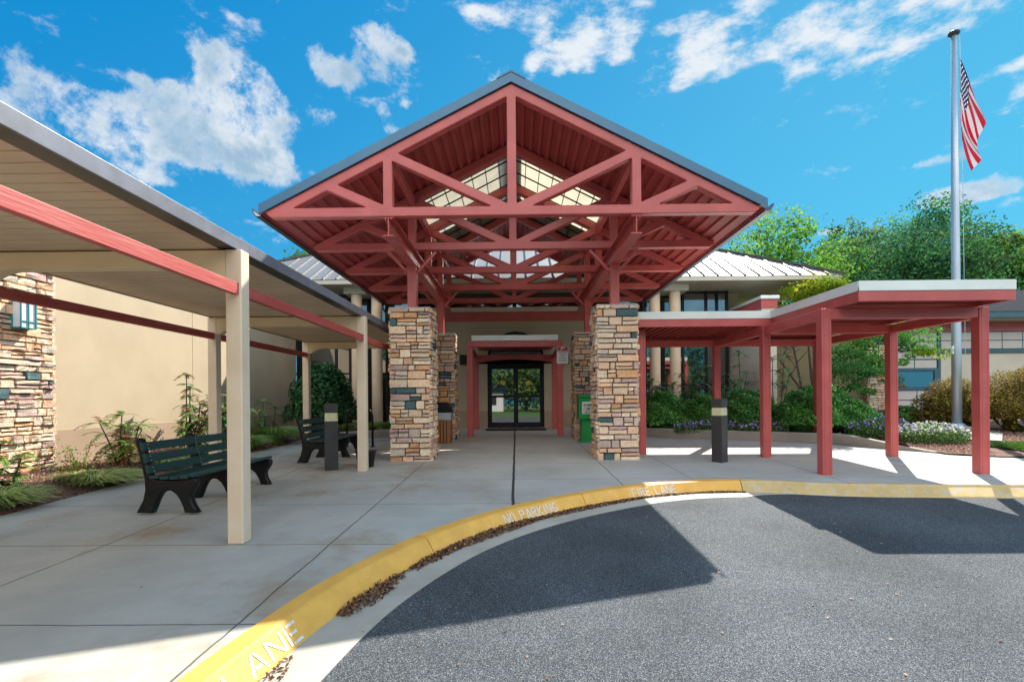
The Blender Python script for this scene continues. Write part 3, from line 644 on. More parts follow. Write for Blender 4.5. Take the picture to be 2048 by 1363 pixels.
MB().box(-5.42, -2.9, ya, yb, ZP+.09, ZP+.11).build('roof_skin', WHT, wk)
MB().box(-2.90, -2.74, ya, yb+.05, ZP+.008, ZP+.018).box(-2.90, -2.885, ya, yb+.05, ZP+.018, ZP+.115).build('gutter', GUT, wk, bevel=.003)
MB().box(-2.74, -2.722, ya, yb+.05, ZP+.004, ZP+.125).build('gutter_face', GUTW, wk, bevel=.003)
MB().box(-5.47, -5.42, ya, yb, ZP+.004, ZP+.125).build('rear_fascia', GUT, wk, bevel=.003)

# ------------------------------------------------------------------ low red canopy on the right
rc = thing('low_canopy', 'low flat red steel walkway canopy with pale metal fascia beside the flagpole', 'canopy', (6.4, 10.5, g(10.5)))
XA, XB = 5.10, 7.67; RY = [8.50, 10.50, 13.05]; ZR = 2.975
posts = [(x, y) for y in RY for x in (XA, XB)]+[(2.70, 11.05), (2.70, 13.05)]
for x, y in posts:
    b = MB().box(x-.045, x+.045, y-.08, y+.08, g(y)-.02, ZR).box(x-.08, x-.046, y-.08, y+.08, g(y)-.02, ZR).box(x+.046, x+.08, y-.08, y+.08, g(y)-.02, ZR)
    b.build('post', RED, rc, bevel=.005)
for y in RY: MB().box(XA+.081, XB-.081, y-.07, y+.07, ZR-.165, ZR-.004).build('beam', RED, rc, bevel=.005)
for x in (XA, XB):
    for a, b in zip(RY, RY[1:]): MB().box(x-.06, x+.06, a+.081, b-.081, ZR-.17, ZR-.01).build('beam', RED, rc, bevel=.005)
MB().box(2.781, XA-.081, 12.98, 13.12, ZR-.165, ZR-.004).build('beam', RED, rc, bevel=.005)
X1, X2, XM = 5.28, 7.68, 2.54; YA, YM, YZ = 7.90, 10.60, 13.22
ring = [(X1, YA), (X2, YA), (X2, YZ), (XM, YZ), (XM, YM), (X1, YM)]
def fasc(name, z0, z1, t, m, out=0):
    for i in range(6):
        (ax, ay), (bx, by) = ring[i], ring[(i+1) % 6]
        d = Vector((bx-ax, by-ay, 0)).normalized(); n = Vector((d.y, -d.x, 0))
        a = Vector((ax, ay, 0))+n*out; b = Vector((bx, by, 0))+n*out
        conv = i != 4 and i != 5
        a2 = a-n*t; b2 = b-n*t
        MB().prism([(a.x, a.y), (b.x, b.y), (b2.x-d.x*(t if i not in (4,) else -t), b2.y-d.y*(t if i not in (4,) else -t)), (a2.x+d.x*(t if i not in (5,) else -t), a2.y+d.y*(t if i not in (5,) else -t))], 'z', z0, z1).build(name, m, rc)
fasc('red_fascia', 2.995, 3.148, .05, RED); fasc('pale_fascia', 3.152, 3.305, .05, WHT, .012)
lip = MB()
dk = MB(); y = YA+.2
while y < YZ-.1: dk.box(X1+.06, X2-.06, y, y+.055, 3.055, 3.095); y += .17
dk.box(X1+.05, X2-.05, YA+.05, YZ-.05, 3.10, 3.14); dk.build('roof_deck', REDD, rc)
dk = MB(); x = XM+.15
while x < X1-.05: dk.box(x, x+.055, YM+.06, YZ-.06, 3.055, 3.095); x += .17
dk.box(XM+.05, X1+.045, YM+.05, YZ-.05, 3.102, 3.142); dk.build('roof_deck', REDD, rc)
MB().box(X1+.05, X2-.05, YA+.05, YZ-.05, 3.24, 3.26).box(XM+.05, X1+.045, YM+.05, YZ-.05, 3.242, 3.262).build('roof_skin', WHT, rc)

# ------------------------------------------------------------------ entrance portal
pt = thing('entrance_portal', 'small red steel portal frame with white roof edge right in front of the doors', 'portal', (-.05, 15.5, g(15.5)))
for x in (-1.37, 1.29):
    MB().box(x-.085, x+.085, 15.0, 15.17, g(15)-.02, 3.05).build('post', RED, pt, bevel=.005)
    MB().box(x-.085, x+.085, 17.2, 17.37, g(17.2)-.02, 3.0).build('post', RED, pt, bevel=.005)
    s = 1 if x < 0 else -1; MB().box(x-.06, x+.06, 15.171, 17.199, 2.89, 3.045).build('side_beam', RED, pt, bevel=.005)
MB().box(-1.455, 1.375, 15.0, 15.17, 3.053, 3.215).build('front_beam', RED, pt, bevel=.005)
P = [(-1.284, 3.0), (-1.284, 2.70)]+[(-1.284+2.488*t, 2.74+.10*math.sin(t*math.pi)) for t in [i/12 for i in range(13)]]+[(1.204, 2.70), (1.204, 3.0)]
MB().prism(P, 'y', 17.22, 17.35).build('arched_beam', RED, pt, bevel=.004)
MB().box(-1.3, 1.22, 15.1, 17.9, 3.218, 3.232).build('roof_deck', REDD, pt)
MB().box(-1.32, 1.24, 15.06, 17.95, 3.234, 3.40).build('roof_edge', WHT, pt, bevel=.01)
sg = thing('warning_sign', 'red and white warning notice on the right post of the entrance portal', 'sign', (1.33, 14.97, 2.8))
SX, SY, SZ = 1.36, 14.965, 2.79
def rrect(w, h, r, n=5): return [(cx+r*math.cos(a), cz+r*math.sin(a)) for cx, cz, a0 in ((w/2-r, h/2-r, 0), (-w/2+r, h/2-r, 90), (-w/2+r, -h/2+r, 180), (w/2-r, -h/2+r, 270)) for a in [R(a0+90*k/n) for k in range(n+1)]]
MB().prism([(SX+a, SZ+b) for a, b in rrect(.34, .51, .035)], 'y', SY, SY+.008).build('plate', SIGNW, sg)
for zz in (SZ+.12,): MB().box(SX-.10, SX+.0, SY+.009, 14.999, zz-.05, zz+.05).build('bracket', ALU, sg)
MB().prism([(SX+a*.94, SZ+.185+b) for a, b in rrect(.335, .115, .02)], 'y', SY-.002, SY-.001).build('red_header', SIGNR, sg)
cm = MB().prism([(SX-.06, SZ+.215), (SX+.02, SZ+.235), (SX+.03, SZ+.195), (SX-.03, SZ+.18)], 'y', SY-.005, SY-.004)
cm.prism([(SX-.02, SZ+.19), (SX+.0, SZ+.19), (SX-.045, SZ+.14), (SX-.06, SZ+.145)], 'y', SY-.0055, SY-.0045).prism([(SX+.035, SZ+.225), (SX+.055, SZ+.23), (SX+.06, SZ+.19), (SX+.04, SZ+.19)], 'y', SY-.005, SY-.004)
cm.build('camera_symbol', SIGNW, sg)
def text(s, x, y, z, size, m, parent, name='lettering', bold=0):
    cu = bpy.data.curves.new('t', 'FONT'); cu.body = s; cu.size = size; cu.align_x = 'CENTER'; cu.extrude = .0006; cu.offset = bold
    ob = bpy.data.objects.new('t', cu); COL.objects.link(ob); dg = bpy.context.evaluated_depsgraph_get(); dg.update()
    me = bpy.data.meshes.new_from_object(ob.evaluated_get(dg)); bpy.data.objects.remove(ob)
    me.transform(Matrix.Translation((x, y, z)) @ Matrix.Rotation(R(90), 4, 'X')); return meobj(name, me, m, parent)
for s_, z_, k in (('WARNING', .075, .068), ('Video and', .02, .05), ('Audio', -.045, .05), ('surveillance', -.115, .052), ('on property', -.18, .05)):
    text(s_, SX, SY-.002, SZ+z_, k, SIGNT, sg, bold=.001)
al = thing('alarm_horn', 'tiny red and white alarm unit below the warning sign on the portal', 'alarm', (1.25, 17.2, 2.5))
MB().box(1.22, 1.31, 17.15, 17.195, 2.44, 2.52).build('body', SIGNR, al); MB().box(1.235, 1.295, 17.14, 17.15, 2.455, 2.475).build('strobe', SIGNW, al)

# ------------------------------------------------------------------ main building
bd = thing('community_building', 'single storey cream stucco building with glass doors and grey standing seam hip roof', 'building', (0, 18, .5))
YW = 18.0
def wallx(x0, x1, y, th, z0, z1, m, name='wall'): return MB().box(x0, x1, y, y+th, z0, z1).build(name, m, bd)
DX0, DX1, DZ = -1.02, .98, 2.93
wallx(-3.4, DX0, YW, .3, 1.09, 4.24, STUC); wallx(DX1, 3.4, YW, .3, 1.09, 4.24, STUC); 
# wall over the door with a round arch cut in it
P = [(DX0, 4.24), (DX0, DZ)]+[(-.02-1.0*math.cos(a), DZ+.02+.94*math.sin(a)) for a in [math.pi*k/20 for k in range(21)]]+[(DX1, DZ), (DX1, 4.24)]
MB().prism(P, 'y', YW, YW+.3).build('wall', STUC, bd)
wallx(-3.4, DX0-.001, YW-.02, .32, g(18)-.05, 1.09, STUC2, 'base_course'); wallx(DX1+.001, 3.4, YW-.02, .32, g(18)-.05, 1.09, STUC2, 'base_course')
wallx(-3.4, 3.4, YW-.03, .33, 4.24, 4.58, RED, 'red_band'); wallx(-3.42, 3.42, YW-.10, .4, 4.58, 4.73, STUCW, 'cornice')
wallx(-3.4, 3.4, YW+.1, .02, 4.73, 5.3, GLASS, 'clerestory_window')
P = [(-.02-.93*math.cos(a), DZ+.05+.88*math.sin(a)) for a in [math.pi*k/20 for k in range(21)]]
MB().prism(P, 'y', YW+.14, YW+.16).build('arched_transom', GLASS, bd)
fr = MB()
for k in range(20):
    a, b = math.pi*k/20, math.pi*(k+1)/20; q = lambda t, r1, r2: (-.02-r1*math.cos(t), DZ+.03+r2*math.sin(t))
    fr.prism([q(a, .985, .925), q(b, .985, .925), q(b, .92, .86), q(a, .92, .86)], 'y', YW+.06, YW+.2)
fr.build('arch_frame', BLK, bd)
dr = MB().box(DX0, DX0+.07, YW+.05, YW+.2, g(18), DZ).box(DX1-.07, DX1, YW+.05, YW+.2, g(18), DZ).box(DX0+.07, DX1-.07, YW+.05, YW+.2, DZ-.27, DZ).build('door_frame', BLK, bd, bevel=.004)
MB().box(-.05, .01, YW+.03, YW+.05, DZ-.05, DZ-.01).build('door_sensor', ALU, dr)
for s in (-1, 1):
    a, b = (DX0+.075, -.025) if s < 0 else (-.015, DX1-.075)
    z0, z1 = g(18)+.01, DZ-.275
    lf = MB().box(a, a+.075, YW+.08, YW+.13, z0, z1).box(b-.075, b, YW+.08, YW+.13, z0, z1).box(a+.075, b-.075, YW+.08, YW+.13, z0, z0+.17).box(a+.075, b-.075, YW+.08, YW+.13, z1-.09, z1).box(a+.075, b-.075, YW+.08, YW+.13, 1.56, 1.65)
    d = lf.build('door', BLK, bd, bevel=.004)
    MB().box(a+.076, b-.076, YW+.10, YW+.108, z0+.171, z1-.091).build('glass', DGLASS, d)
    xm = (a+b)/2-.02*s; MB().prism([(xm+.085*math.cos(t), 2.08+.085*math.sin(t)) for t in [2*math.pi*k/20 for k in range(20)]], 'y', YW+.094, YW+.098).build('sticker', YEL, d)
MB().box(-.06, -.03, YW+.06, YW+.08, 1.8, 1.86).build('door_lock', ALU, bd)
# side glazing
def glazing(x0, x1, z0, z1, xs, zs, y=YW+.1):
    p = wallx(x0, x1, y, .02, z0, z1, GLASS, 'window'); f = MB()
    for x in xs: f.box(x-.035, x+.035, y-.07, y-.001, z0, z1)
    for z in zs: f.box(x0, x1, y-.05, y-.002, z-.03, z+.03)
    f.build('window_frame', BLK, p)
glazing(3.4, 7.5, .5, 5.28, [3.45, 4.55, 5.6, 5.9, 6.72, 7.1, 7.45], [.56, 1.95, 5.2])
glazing(-7.78, -3.4, .5, 5.28, [-7.7, -6.4, -5.9, -5.2, -4.4, -3.45], [.56, 2.45, 5.2])
# projecting fin wall on the right with red band and coping
MB().box(7.57, 8.03, 15.78, 18.3, .3, 4.24).build('wall', STUCW, bd)
MB().box(7.55, 8.05, 15.76, 18.3, 4.24, 4.52).build('red_band', RED, bd); MB().box(7.51, 8.09, 15.70, 18.3, 4.52, 4.62).build('coping', WHT, bd, bevel=.01)
MB().box(8.03, 13.2, 19.2, 19.5, 1.1, 4.9).build('wall', mat('shade_toned_stucco', (.27, .21, .12), .9, (.23, .175, .10), .9, .5, 130), bd); MB().box(8.03, 13.2, 19.17, 19.5, .3, 1.1).build('base_course', STUC2, bd)  # wall behind the maple: shade under the eaves is put into the stucco colour
MB().box(-8.0, 8.0, 18.5, 33, .3, 5.25).build('rear_wall', STUC, bd)
# columns
for x in (4.67, 5.35, -4.70, -5.38):
    MB().tube([(x, 17.2, .35), (x, 17.2, 5.065)], .178, 28).build('column', COLM, bd, smooth=False)
for s in (-1, 1): MB().box(*sorted((s*4.3, s*5.75)), 16.98, 17.9, 5.07, 5.262).build('column_beam', STUCW, bd, bevel=.004)
# hip roof
EXR, YE, ZE, SR = 10.45, 16.5, 5.43, .57; YB = YE+2*EXR-4
MB().box(-EXR+.02, EXR-.02, YE+.02, YB, 5.262, 5.275).build('soffit', SOF, bd)
fa = MB().box(-EXR, EXR, YE-.06, YE+.019, 5.262, 5.40).box(EXR-.019, EXR+.06, YE+.02, YB, 5.262, 5.40).box(-EXR-.06, -EXR+.019, YE+.02, YB, 5.262, 5.40)
fa.build('eave_gutter', STUCW, bd, bevel=.01)
ap1 = Vector((0, YE+EXR, ZE+SR*EXR)); ap2 = Vector((0, YB-1, ZE+SR*EXR))
c = [Vector((-EXR-.08, YE-.08, ZE-.025)), Vector((EXR+.08, YE-.08, ZE-.025)), Vector((EXR+.08, YB+8, ZE-.025)), Vector((-EXR-.08, YB+8, ZE-.025))]
ap2 = Vector((0, YB-2, ap1.z))
MB().add(c+[ap1, ap2], [(0, 1, 4), (1, 2, 5, 4), (2, 3, 5), (3, 0, 4, 5)]).build('roof', ROOFM, bd)
se = MB(); k = -EXR+.25
while k < EXR:
    t = EXR-abs(k)
    if t > .3: se.bar((k, YE-.08, ZE+.0), (k, YE+t, ZE+SR*t+.02), .03, .05)
    k += .44
for s in (-1, 1):
    k = .5
    while k < 20:
        t = min(k, EXR); se.bar((s*(EXR+.08), YE+k, ZE), (s*(EXR-t), YE+k, ZE+SR*t+.02), .03, .05); k += .46
    se.bar((s*(EXR+.08), YE-.08, ZE+.02), (0, YE+EXR, ZE+SR*EXR+.04), .12, .06)
se.build('roof_seams', SEAM, bd)
# wall lamps by the portal
for x, w in ((-1.86, 'black box wall light left of the entrance portal'), (1.74, 'black box wall light behind the warning sign')):
    t = thing('wall_light', w, 'wall light', (x, 17.9, 2.9), 'black wall lights beside the doors'); MB().box(x-.12, x+.12, 17.86, 17.999, 2.72, 3.07).build('housing', BLK, t, bevel=.01); MB().box(x-.09, x+.09, 17.89, 17.97, 2.712, 2.719).build('lens', LENS, t)
o = MB().box(-1.02, .98, 16.75, 17.62, g(17.2)+.004-.012, g(17.2)+.022).build('door_mat', MATT, bevel=.004); tag(o, 'black rubber mat lying in front of the glass doors', 'door mat')
o.rotation_euler.x = 0

# ------------------------------------------------------------------ left wing
lw = thing('left_wing', 'long sunlit cream stucco wall with a darker base and a ledge stone pier', 'building', (-8, 8, 0))
MB().box(-8.1, -7.8, -4, 12.22, 1.06, 3.9).box(-8.1, -7.8, 12.235, 18, 1.06, 3.9).build('wall', STUC, lw)
MB().box(-8.1, -7.815, -4, 18, .9, 3.88).build('joint_backing', MORT, lw)
MB().box(-8.1, -7.785, -4, 18, -.3, 1.06).build('base_course', STUC2, lw)
MB().box(-8.16, -7.74, -4, 18.0, 3.9, 4.0).build('coping', GUT, lw, bevel=.01)
MB().box(-18, -8.1, -4, 26, 3.8, 3.86).build('roof', SHING, lw)
MB().box(-18, -17.8, -4, 26, -.3, 3.8).box(-17.8, -8.1, -4, -3.8, -.3, 3.8).build('rear_wall', STUC, lw)
mb = MB(); rng = random.Random(77); stonewall(mb, (-7.72, 6.9, -.05), (0, 1, 0), (1, 0, 0), 1.52, 3.9, rng); stonewall(mb, (-7.80, 8.42, -.05), (1, 0, 0), (0, 1, 0), .1, 3.9, rng, 0)
pr = mb.build('stone_pier', STONE, lw); MB().box(-7.82, -7.73, 6.92, 8.4, -.05, 3.85).build('core', MORT, pr)
sc = thing('wall_sconce', 'turquoise framed lantern with frosted panes on the stone pier', 'wall lamp', (-7.6, 7.95, 2.9))
x0, x1, y0, y1, z0, z1 = -7.69, -7.54, 7.70, 7.96, 2.68, 3.12
MB().box(x0+.02, x1-.012, y0+.012, y1-.012, z0+.01, z1-.01).build('glass', FROST, sc)
f = MB().box(x0-.03, x0+.019, y0-.01, y1+.01, z0-.01, z1+.02)
for yy in (y0, (y0+y1)/2-.008, y1-.016): f.box(x1-.011, x1+.006, yy, yy+.016, z0, z1)
for zz in (z0, z0+.1, z1-.018): f.box(x1-.012, x1+.003, y0, y1, zz, zz+.014)
for yy in (y0-.004, y1-.011): f.box(x0+.02, x1-.012, yy, yy+.015, z0-.004, z0+.012).box(x0+.02, x1-.012, yy, yy+.015, z1-.012, z1+.004)
f.build('frame', TEALB, sc)
# white drooping flood light low on the far part of the wall
t = tag(MB().prism([(13.55, 1.05), (13.75, 1.05), (13.68, 1.30), (13.62, 1.30)], 'x', -7.784, -7.70).build('garden_light', SIGNW), 'small white cone fixture low on the shaded left wall', 'light')

# ------------------------------------------------------------------ right wing
rw = thing('right_wing', 'right wing with panelled wall, teal frames and dark shingle roof behind the flagpole', 'building', (18, 20, .5))
yR = 20.0
MB().box(13.7, 32, yR, yR+.3, .3, 4.35).build('wall', STUCW, rw)
MB().box(13.7, 32, yR+.3, 32, .3, 4.3).build('rear_wall', STUC, rw)
MB().box(13.7, 32, yR-.06, yR-.001, 3.98, 4.32).build('red_band', RED, rw)
def pgrid(x0, x1, z0, z1, nx, nz):
    pn = MB()
    for i in range(nx):
        for j in range(nz):
            a = x0+(x1-x0)*i/nx; b = x0+(x1-x0)*(i+1)/nx; c_ = z0+(z1-z0)*j/nz; d = z0+(z1-z0)*(j+1)/nz
            pn.box(a+.018, b-.018, yR-.035, yR-.002, c_+.018, d-.018)
    pn.build('wall_panels', PANEL, rw)
pgrid(13.75, 16.35, 2.92, 3.96, 3, 3); pgrid(16.5, 31.5, 3.30, 3.96, 19, 2); pgrid(14.0, 16.35, .95, 1.72, 3, 2); pgrid(13.75, 16.35, 2.56, 2.90, 3, 1)
MB().box(13.75, 16.38, yR-.02, yR-.001, .93, 3.97).box(16.4, 31.6, yR-.02, yR-.001, 3.28, 3.97).build('panel_joints', TEAL, rw)
MB().box(16.38, 16.48, yR-.06, yR-.0005, .6, 3.97).box(16.48, 31.6, yR-.055, yR-.0005, 3.14, 3.27).box(13.75, 16.38, yR-.055, yR-.0008, .80, .93).build('teal_trim', TEAL, rw)
wn = MB().box(13.9, 16.2, yR-.045, yR-.036, 1.84, 2.44).build('window', GLASS, rw)
MB().box(13.75, 16.37, yR-.08, yR-.03, 2.46, 2.56).box(13.75, 16.37, yR-.08, yR-.03, 1.72, 1.83).box(16.22, 16.37, yR-.08, yR-.03, 1.83, 2.46).build('window_frame', TEAL, wn)
MB().box(13.0, 32, 19.1, 19.2, 4.38, 4.60).build('gutter', TEAL, rw, bevel=.01); MB().box(13.0, 32, 19.2, yR, 4.34, 4.38).build('soffit', SOF, rw)
MB().add([(12.8, 19.08, 4.61), (32.2, 19.08, 4.61), (32.2, 23.4, 6.25), (14.5, 23.4, 6.25)], [(0, 1, 2, 3)]).add([(32.2, 23.4, 6.25), (14.5, 23.4, 6.25), (14.5, 33, 4.3), (32.2, 33, 4.3)], [(0, 1, 2, 3)]).build('roof', SHING, rw)
mb = MB(); rng = random.Random(5); stonewall(mb, (12.95, 18.85, .3), (1, 0, 0), (0, -1, 0), 1.0, 4.0, rng); stonewall(mb, (12.95, 19.6, .3), (0, -1, 0), (-1, 0, 0), .75, 4.0, rng, 0)
p = mb.build('stone_pier', STONE, rw); MB().box(12.97, 13.93, 18.87, 19.9, .3, 4.28).build('core', MORT, p)

# ------------------------------------------------------------------ flagpole and flag
fpx, fpy = 13.15, 15.35
fp = thing('flagpole', 'tall tapered aluminium flagpole standing on a small concrete pad', 'flagpole', (fpx, fpy, g(15.4)))
MB().tube([(fpx, fpy, .45), (fpx, fpy, 3), (fpx, fpy, 8), (fpx, fpy, 12.25)], [.124, .120, .097, .070], 24).build('pole', ALU, fp, smooth=True)
MB().tube([(fpx, fpy, 12.24), (fpx, fpy, 12.29), (fpx, fpy, 12.34), (fpx, fpy, 12.40)], [.09, .15, .14, .05], 16).build('finial', BOLL, fp, smooth=True)
MB().box(fpx-.32, fpx+.2, fpy-.3, fpy+.3, .42, .60).build('base_block', PAD, fp, bevel=.02); MB().tube([(fpx, fpy, .60), (fpx, fpy, .68)], [.24, .17], 20).build('collar', ALU, fp)
MB().tube([(fpx+.13, fpy-.05, 12.2), (fpx+.15, fpy-.08, 9), (fpx+.16, fpy-.12, 2.6)], .008, 5).build('halyard', ALU, fp); MB().box(fpx-.17, fpx-.12, fpy-.06, fpy+.0, 2.75, 2.98).build('cleat_box', WHT, fp)
fm = bpy.data.materials.new('flag_cloth'); fm.use_nodes = True; t = fm.node_tree; b = t.nodes['Principled BSDF']; b.inputs['Roughness'].default_value = .7
a = t.nodes.new('ShaderNodeAttribute'); a.attribute_name = 'Col'; t.links.new(a.outputs['Color'], b.inputs['Base Color'])
tr = t.nodes.new('ShaderNodeBsdfTranslucent'); t.links.new(a.outputs['Color'], tr.inputs['Color']); ms = t.nodes.new('ShaderNodeMixShader'); ms.inputs[0].default_value = .35
t.links.new(b.outputs[0], ms.inputs[1]); t.links.new(tr.outputs[0], ms.inputs[2]); t.links.new(ms.outputs[0], t.nodes['Material Output'].inputs[0])
nu, nv = 190, 130; U, V = np.meshgrid(np.linspace(0, 1, nu+1), np.linspace(0, 1, nv+1), indexing='ij')
topx, topz_ = .70*U**.9, -1.80*U; botx, botz = .40*U**3, -1.90-1.60*U+.08*U**3
FX = topx*(1-V)+botx*V; FZ = topz_*(1-V)+(-1.9*0+botz)*V
FX = FX+.05*np.sin(V*9+U*2)*U; FY_ = .10*U**.7*np.sin(V*10+U*3)+.03*U*np.sin(V*21-U*5); FZ = FZ+.05*U*np.sin(V*14)
Vf = np.stack([fpx+.12+FX, fpy-.06+FY_, 11.55+FZ], -1).reshape(-1, 3)
ii, jj = np.meshgrid(np.arange(nu), np.arange(nv), indexing='ij'); base = ii*(nv+1)+jj
Ff = np.stack([base, base+(nv+1), base+(nv+2), base+1], -1).reshape(-1, 4)
uc, vc = ((ii+.5)/nu).ravel(), ((jj+.5)/nv).ravel()
st = (np.floor(vc*13).astype(int) % 2 == 0); cols = np.where(st[:, None], [[.32, .004, .022]], [[.42, .39, .42]])
canton = (uc < .4) & (vc < 7/13); cols[canton] = (.004, .008, .055)
su = uc/.4*12; sv = vc/(7/13)*10; ru, rv = np.round(su), np.round(sv)
star = canton & (((ru+rv) % 2) == 0) & (ru > 0) & (ru < 12) & (rv > 0) & (rv < 10) & (((su-ru)*.75)**2+((sv-rv))**2 < .085); cols[star] = (.75, .75, .78)
o = npmesh('flag', Vf, Ff, [fm], None, cols, smooth=True); tag(o, 'limp stars and stripes flag hanging from the top of the flagpole', 'flag')

# ------------------------------------------------------------------ benches
def bench(x, y, label):
    z = g(y+.9); t = thing('park_bench', label, 'bench', (x, y, z), 'dark green slatted benches')
    P = [(0, 0), (.04, .07), (.085, .16), (.11, .27), (.105, .40), (.075, .55), (.03, .74), (-.01, .86), (-.005, .895), (.03, .905), (.065, .895), (.085, .84), (.12, .66), (.16, .50), (.20, .432), (.26, .405), (.45, .395), (.62, .405), (.70, .425), (.735, .41), (.745, .37), (.725, .31), (.68, .25), (.665, .20), (.68, .13), (.715, .06), (.755, 0), (.59, 0), (.57, .07), (.535, .15), (.49, .22), (.43, .265), (.37, .27), (.31, .235), (.265, .16), (.235, .08), (.20, 0)]
    for k in range(3):
        me = curve_plate([P], .10, .022); meobj('end_frame' if k != 1 else 'middle_frame', me, BLK, t, (x, y+.05+k*.92, z)); bpy.context.view_layer.update()
    sc_ = MB()
    for (px_, pz) in ((.085, .80), (.118, .66), (.152, .525)):
        d = Vector((-.24, 0, .97)).normalized(); c0 = Vector((x+px_+.018, y-.03, z+pz)); c1 = c0+Vector((0, 1.96, 0))
        MB().bar(c0, c1, .105, .038, (d.z, 0, -d.x)).build('back_slat', GREENS, t, bevel=.006)
        for k in range(3):
            for q in (-.025, .025):
                c = c0+Vector((.021, .08+k*.92, 0))+d*q; sc_.box(c.x, c.x+.006, c.y-.006, c.y+.006, c.z-.006, c.z+.006)
    sc_.build('screws', ALU, t)
    for k, (sx_, sz) in enumerate(((.245, .430), (.365, .418), (.485, .418), (.605, .425), (.70, .446))):
        w = .108 if k < 4 else .06
        MB().box(x+sx_-w/2, x+sx_+w/2, y-.03, y+1.93, z+sz-.012, z+sz+.024).build('seat_slat', GREENS, t, bevel=.006)
    return t
bench(-4.60, 6.10, 'dark green slatted bench with black arched legs, nearest the camera')
bench(-4.33, 9.96, 'dark green slatted bench farther back, behind the square bollard')

# ------------------------------------------------------------------ bollards
def bollard(x, y, h, w, rot, label):
    z = g(y); t = thing('bollard_light', label, 'bollard light', (x, y, z), 'square bronze bollard lights')
    def sq(s, z0, z1):
        P = [(x+s*math.cos(R(rot+45+90*k))*.7071*2, y+s*math.sin(R(rot+45+90*k))*.7071*2) for k in range(4)]
        return MB().prism(P, 'z', z0, z1)
    sq(w/2, z-.01, z+h*.735).build('shaft', BOLL, t, bevel=.006); l = sq(w/2-.012, z+h*.735, z+h*.86).build('lens', LENS, t)
    lv = MB()
    for k in range(4):
        s = w/2; P = [(x+s*math.cos(R(rot+45+90*q))*1.414, y+s*math.sin(R(rot+45+90*q))*1.414) for q in range(4)]
        lv.prism(P, 'z', z+h*(.745+.028*k), z+h*(.745+.028*k)+.010)
    lv.build('louvres', LENS, t); sq(w/2, z+h*.86, z+h).build('cap', BOLL, t, bevel=.006)
bollard(-3.40, 9.32, 1.21, .235, 20, 'dark bronze square bollard light in front of the farther bench')
bollard(3.93, 9.92, 1.22, .215, 38, 'dark bronze square bollard light in front of the green shrubs, by the red canopy')

# pot, hoop, bin, newspaper box
pz = g(9.6); t = thing('planter_pot', 'black round pot standing behind the second cream post', 'pot', (-2.86, 9.62, pz))
MB().tube([(-2.86, 9.62, pz), (-2.86, 9.62, pz+.27), (-2.86, 9.62, pz+.29), (-2.86, 9.62, pz+.31)], [.145, .185, .20, .20], 24).build('pot', BLK, t, bevel=.004)
MB().tube([(-2.93, 9.62, pz+.31), (-2.93, 9.62, pz+.36), (-2.93, 9.62, pz+.43)], [.12, .09, .015], 16).build('soil_mound', MORT, t)
hz = g(12.7); P = [(-4.24, 12.7, hz-.02), (-4.24, 12.7, hz+.72)]+[(-3.92-.32*math.cos(a), 12.7, hz+.72+.30*math.sin(a)) for a in [math.pi*k/12 for k in range(1, 12)]]+[(-3.60, 12.7, hz+.72), (-3.60, 12.7, hz-.02)]
t = thing('bike_rack', 'black steel hoop rack standing behind the farther bench', 'bike rack', (-3.92, 12.7, hz)); MB().tube(P, .028, 12).build('hoop', BLK, t, smooth=True)
for x in (-4.24, -3.60): MB().tube([(x, 12.7, hz), (x, 12.7, hz+.012)], .07, 16).build('base_plate', BLK, t)
bz = g(13.5); t = thing('trash_bin', 'brown slatted trash bin with black hood and white liner beside a stone pillar', 'trash bin', (-1.98, 13.5, bz))
x0, x1, y0, y1 = -2.26, -1.74, 13.3, 13.82
MB().box(x0+.03, x1-.03, y0+.03, y1-.03, bz+.02, bz+.66).build('inner_bin', BLK, t)
sl_ = MB(); n = 6
for k in range(n):
    a = x0+.005+(x1-x0-.01)*k/n; sl_.box(a+.008, a+.072, y0, y0+.025, bz+.0, bz+.65).box(a+.008, a+.072, y1-.025, y1, bz, bz+.65)
    a = y0+.03+(y1-y0-.06)*k/n; sl_.box(x1-.025, x1, a+.006, a+.066, bz, bz+.65).box(x0, x0+.025, a+.006, a+.066, bz, bz+.65)
sl_.build('slats', WOODB, t, bevel=.004)
MB().prism([(x0-.02, bz+.62), (x1+.02, bz+.60), (x1+.03, bz+.80), (x0-.03, bz+.80)], 'y', y0-.02, y1+.02).build('liner_bag', BAG, t, bevel=.02)
hb = MB(); a, b = .03, .10
hb.add([(x0-a, y0-a, bz+.80), (x1+a, y0-a, bz+.80), (x1+a, y1+a, bz+.80), (x0-a, y1+a, bz+.80), (x0-a, y0-a, bz+.84), (x1+a, y0-a, bz+.84), (x1+a, y1+a, bz+.84), (x0-a, y1+a, bz+.84), (x0+b, y0+b, bz+1.07), (x1-b, y0+b, bz+1.07), (x1-b, y1-b, bz+1.07), (x0+b, y1-b, bz+1.07)],
       [(3, 2, 1, 0), (0, 1, 5, 4), (1, 2, 6, 5), (2, 3, 7, 6), (3, 0, 4, 7), (4, 5, 9, 8), (5, 6, 10, 9), (6, 7, 11, 10), (7, 4, 8, 11), (8, 9, 10, 11)]).build('hood', BLK, t, bevel=.012)
nz = g(13.5); t = thing('newspaper_box', 'green newspaper vending box on a pedestal between two stone pillars', 'newspaper box', (1.87, 13.5, nz))
MB().box(1.70, 2.06, 13.36, 13.72, nz, nz+.60).build('pedestal', GRN, t, bevel=.012); MB().box(1.64, 2.12, 13.28, 13.80, nz-.005, nz+.05).build('base', GRN, t, bevel=.012)
MB().box(1.62, 2.13, 13.24, 13.80, nz+.60, nz+1.16).build('cabinet', GRN, t, bevel=.02); MB().box(1.61, 2.14, 13.20, 13.81, nz+1.161, nz+1.235).build('top', GRN, t, bevel=.025)
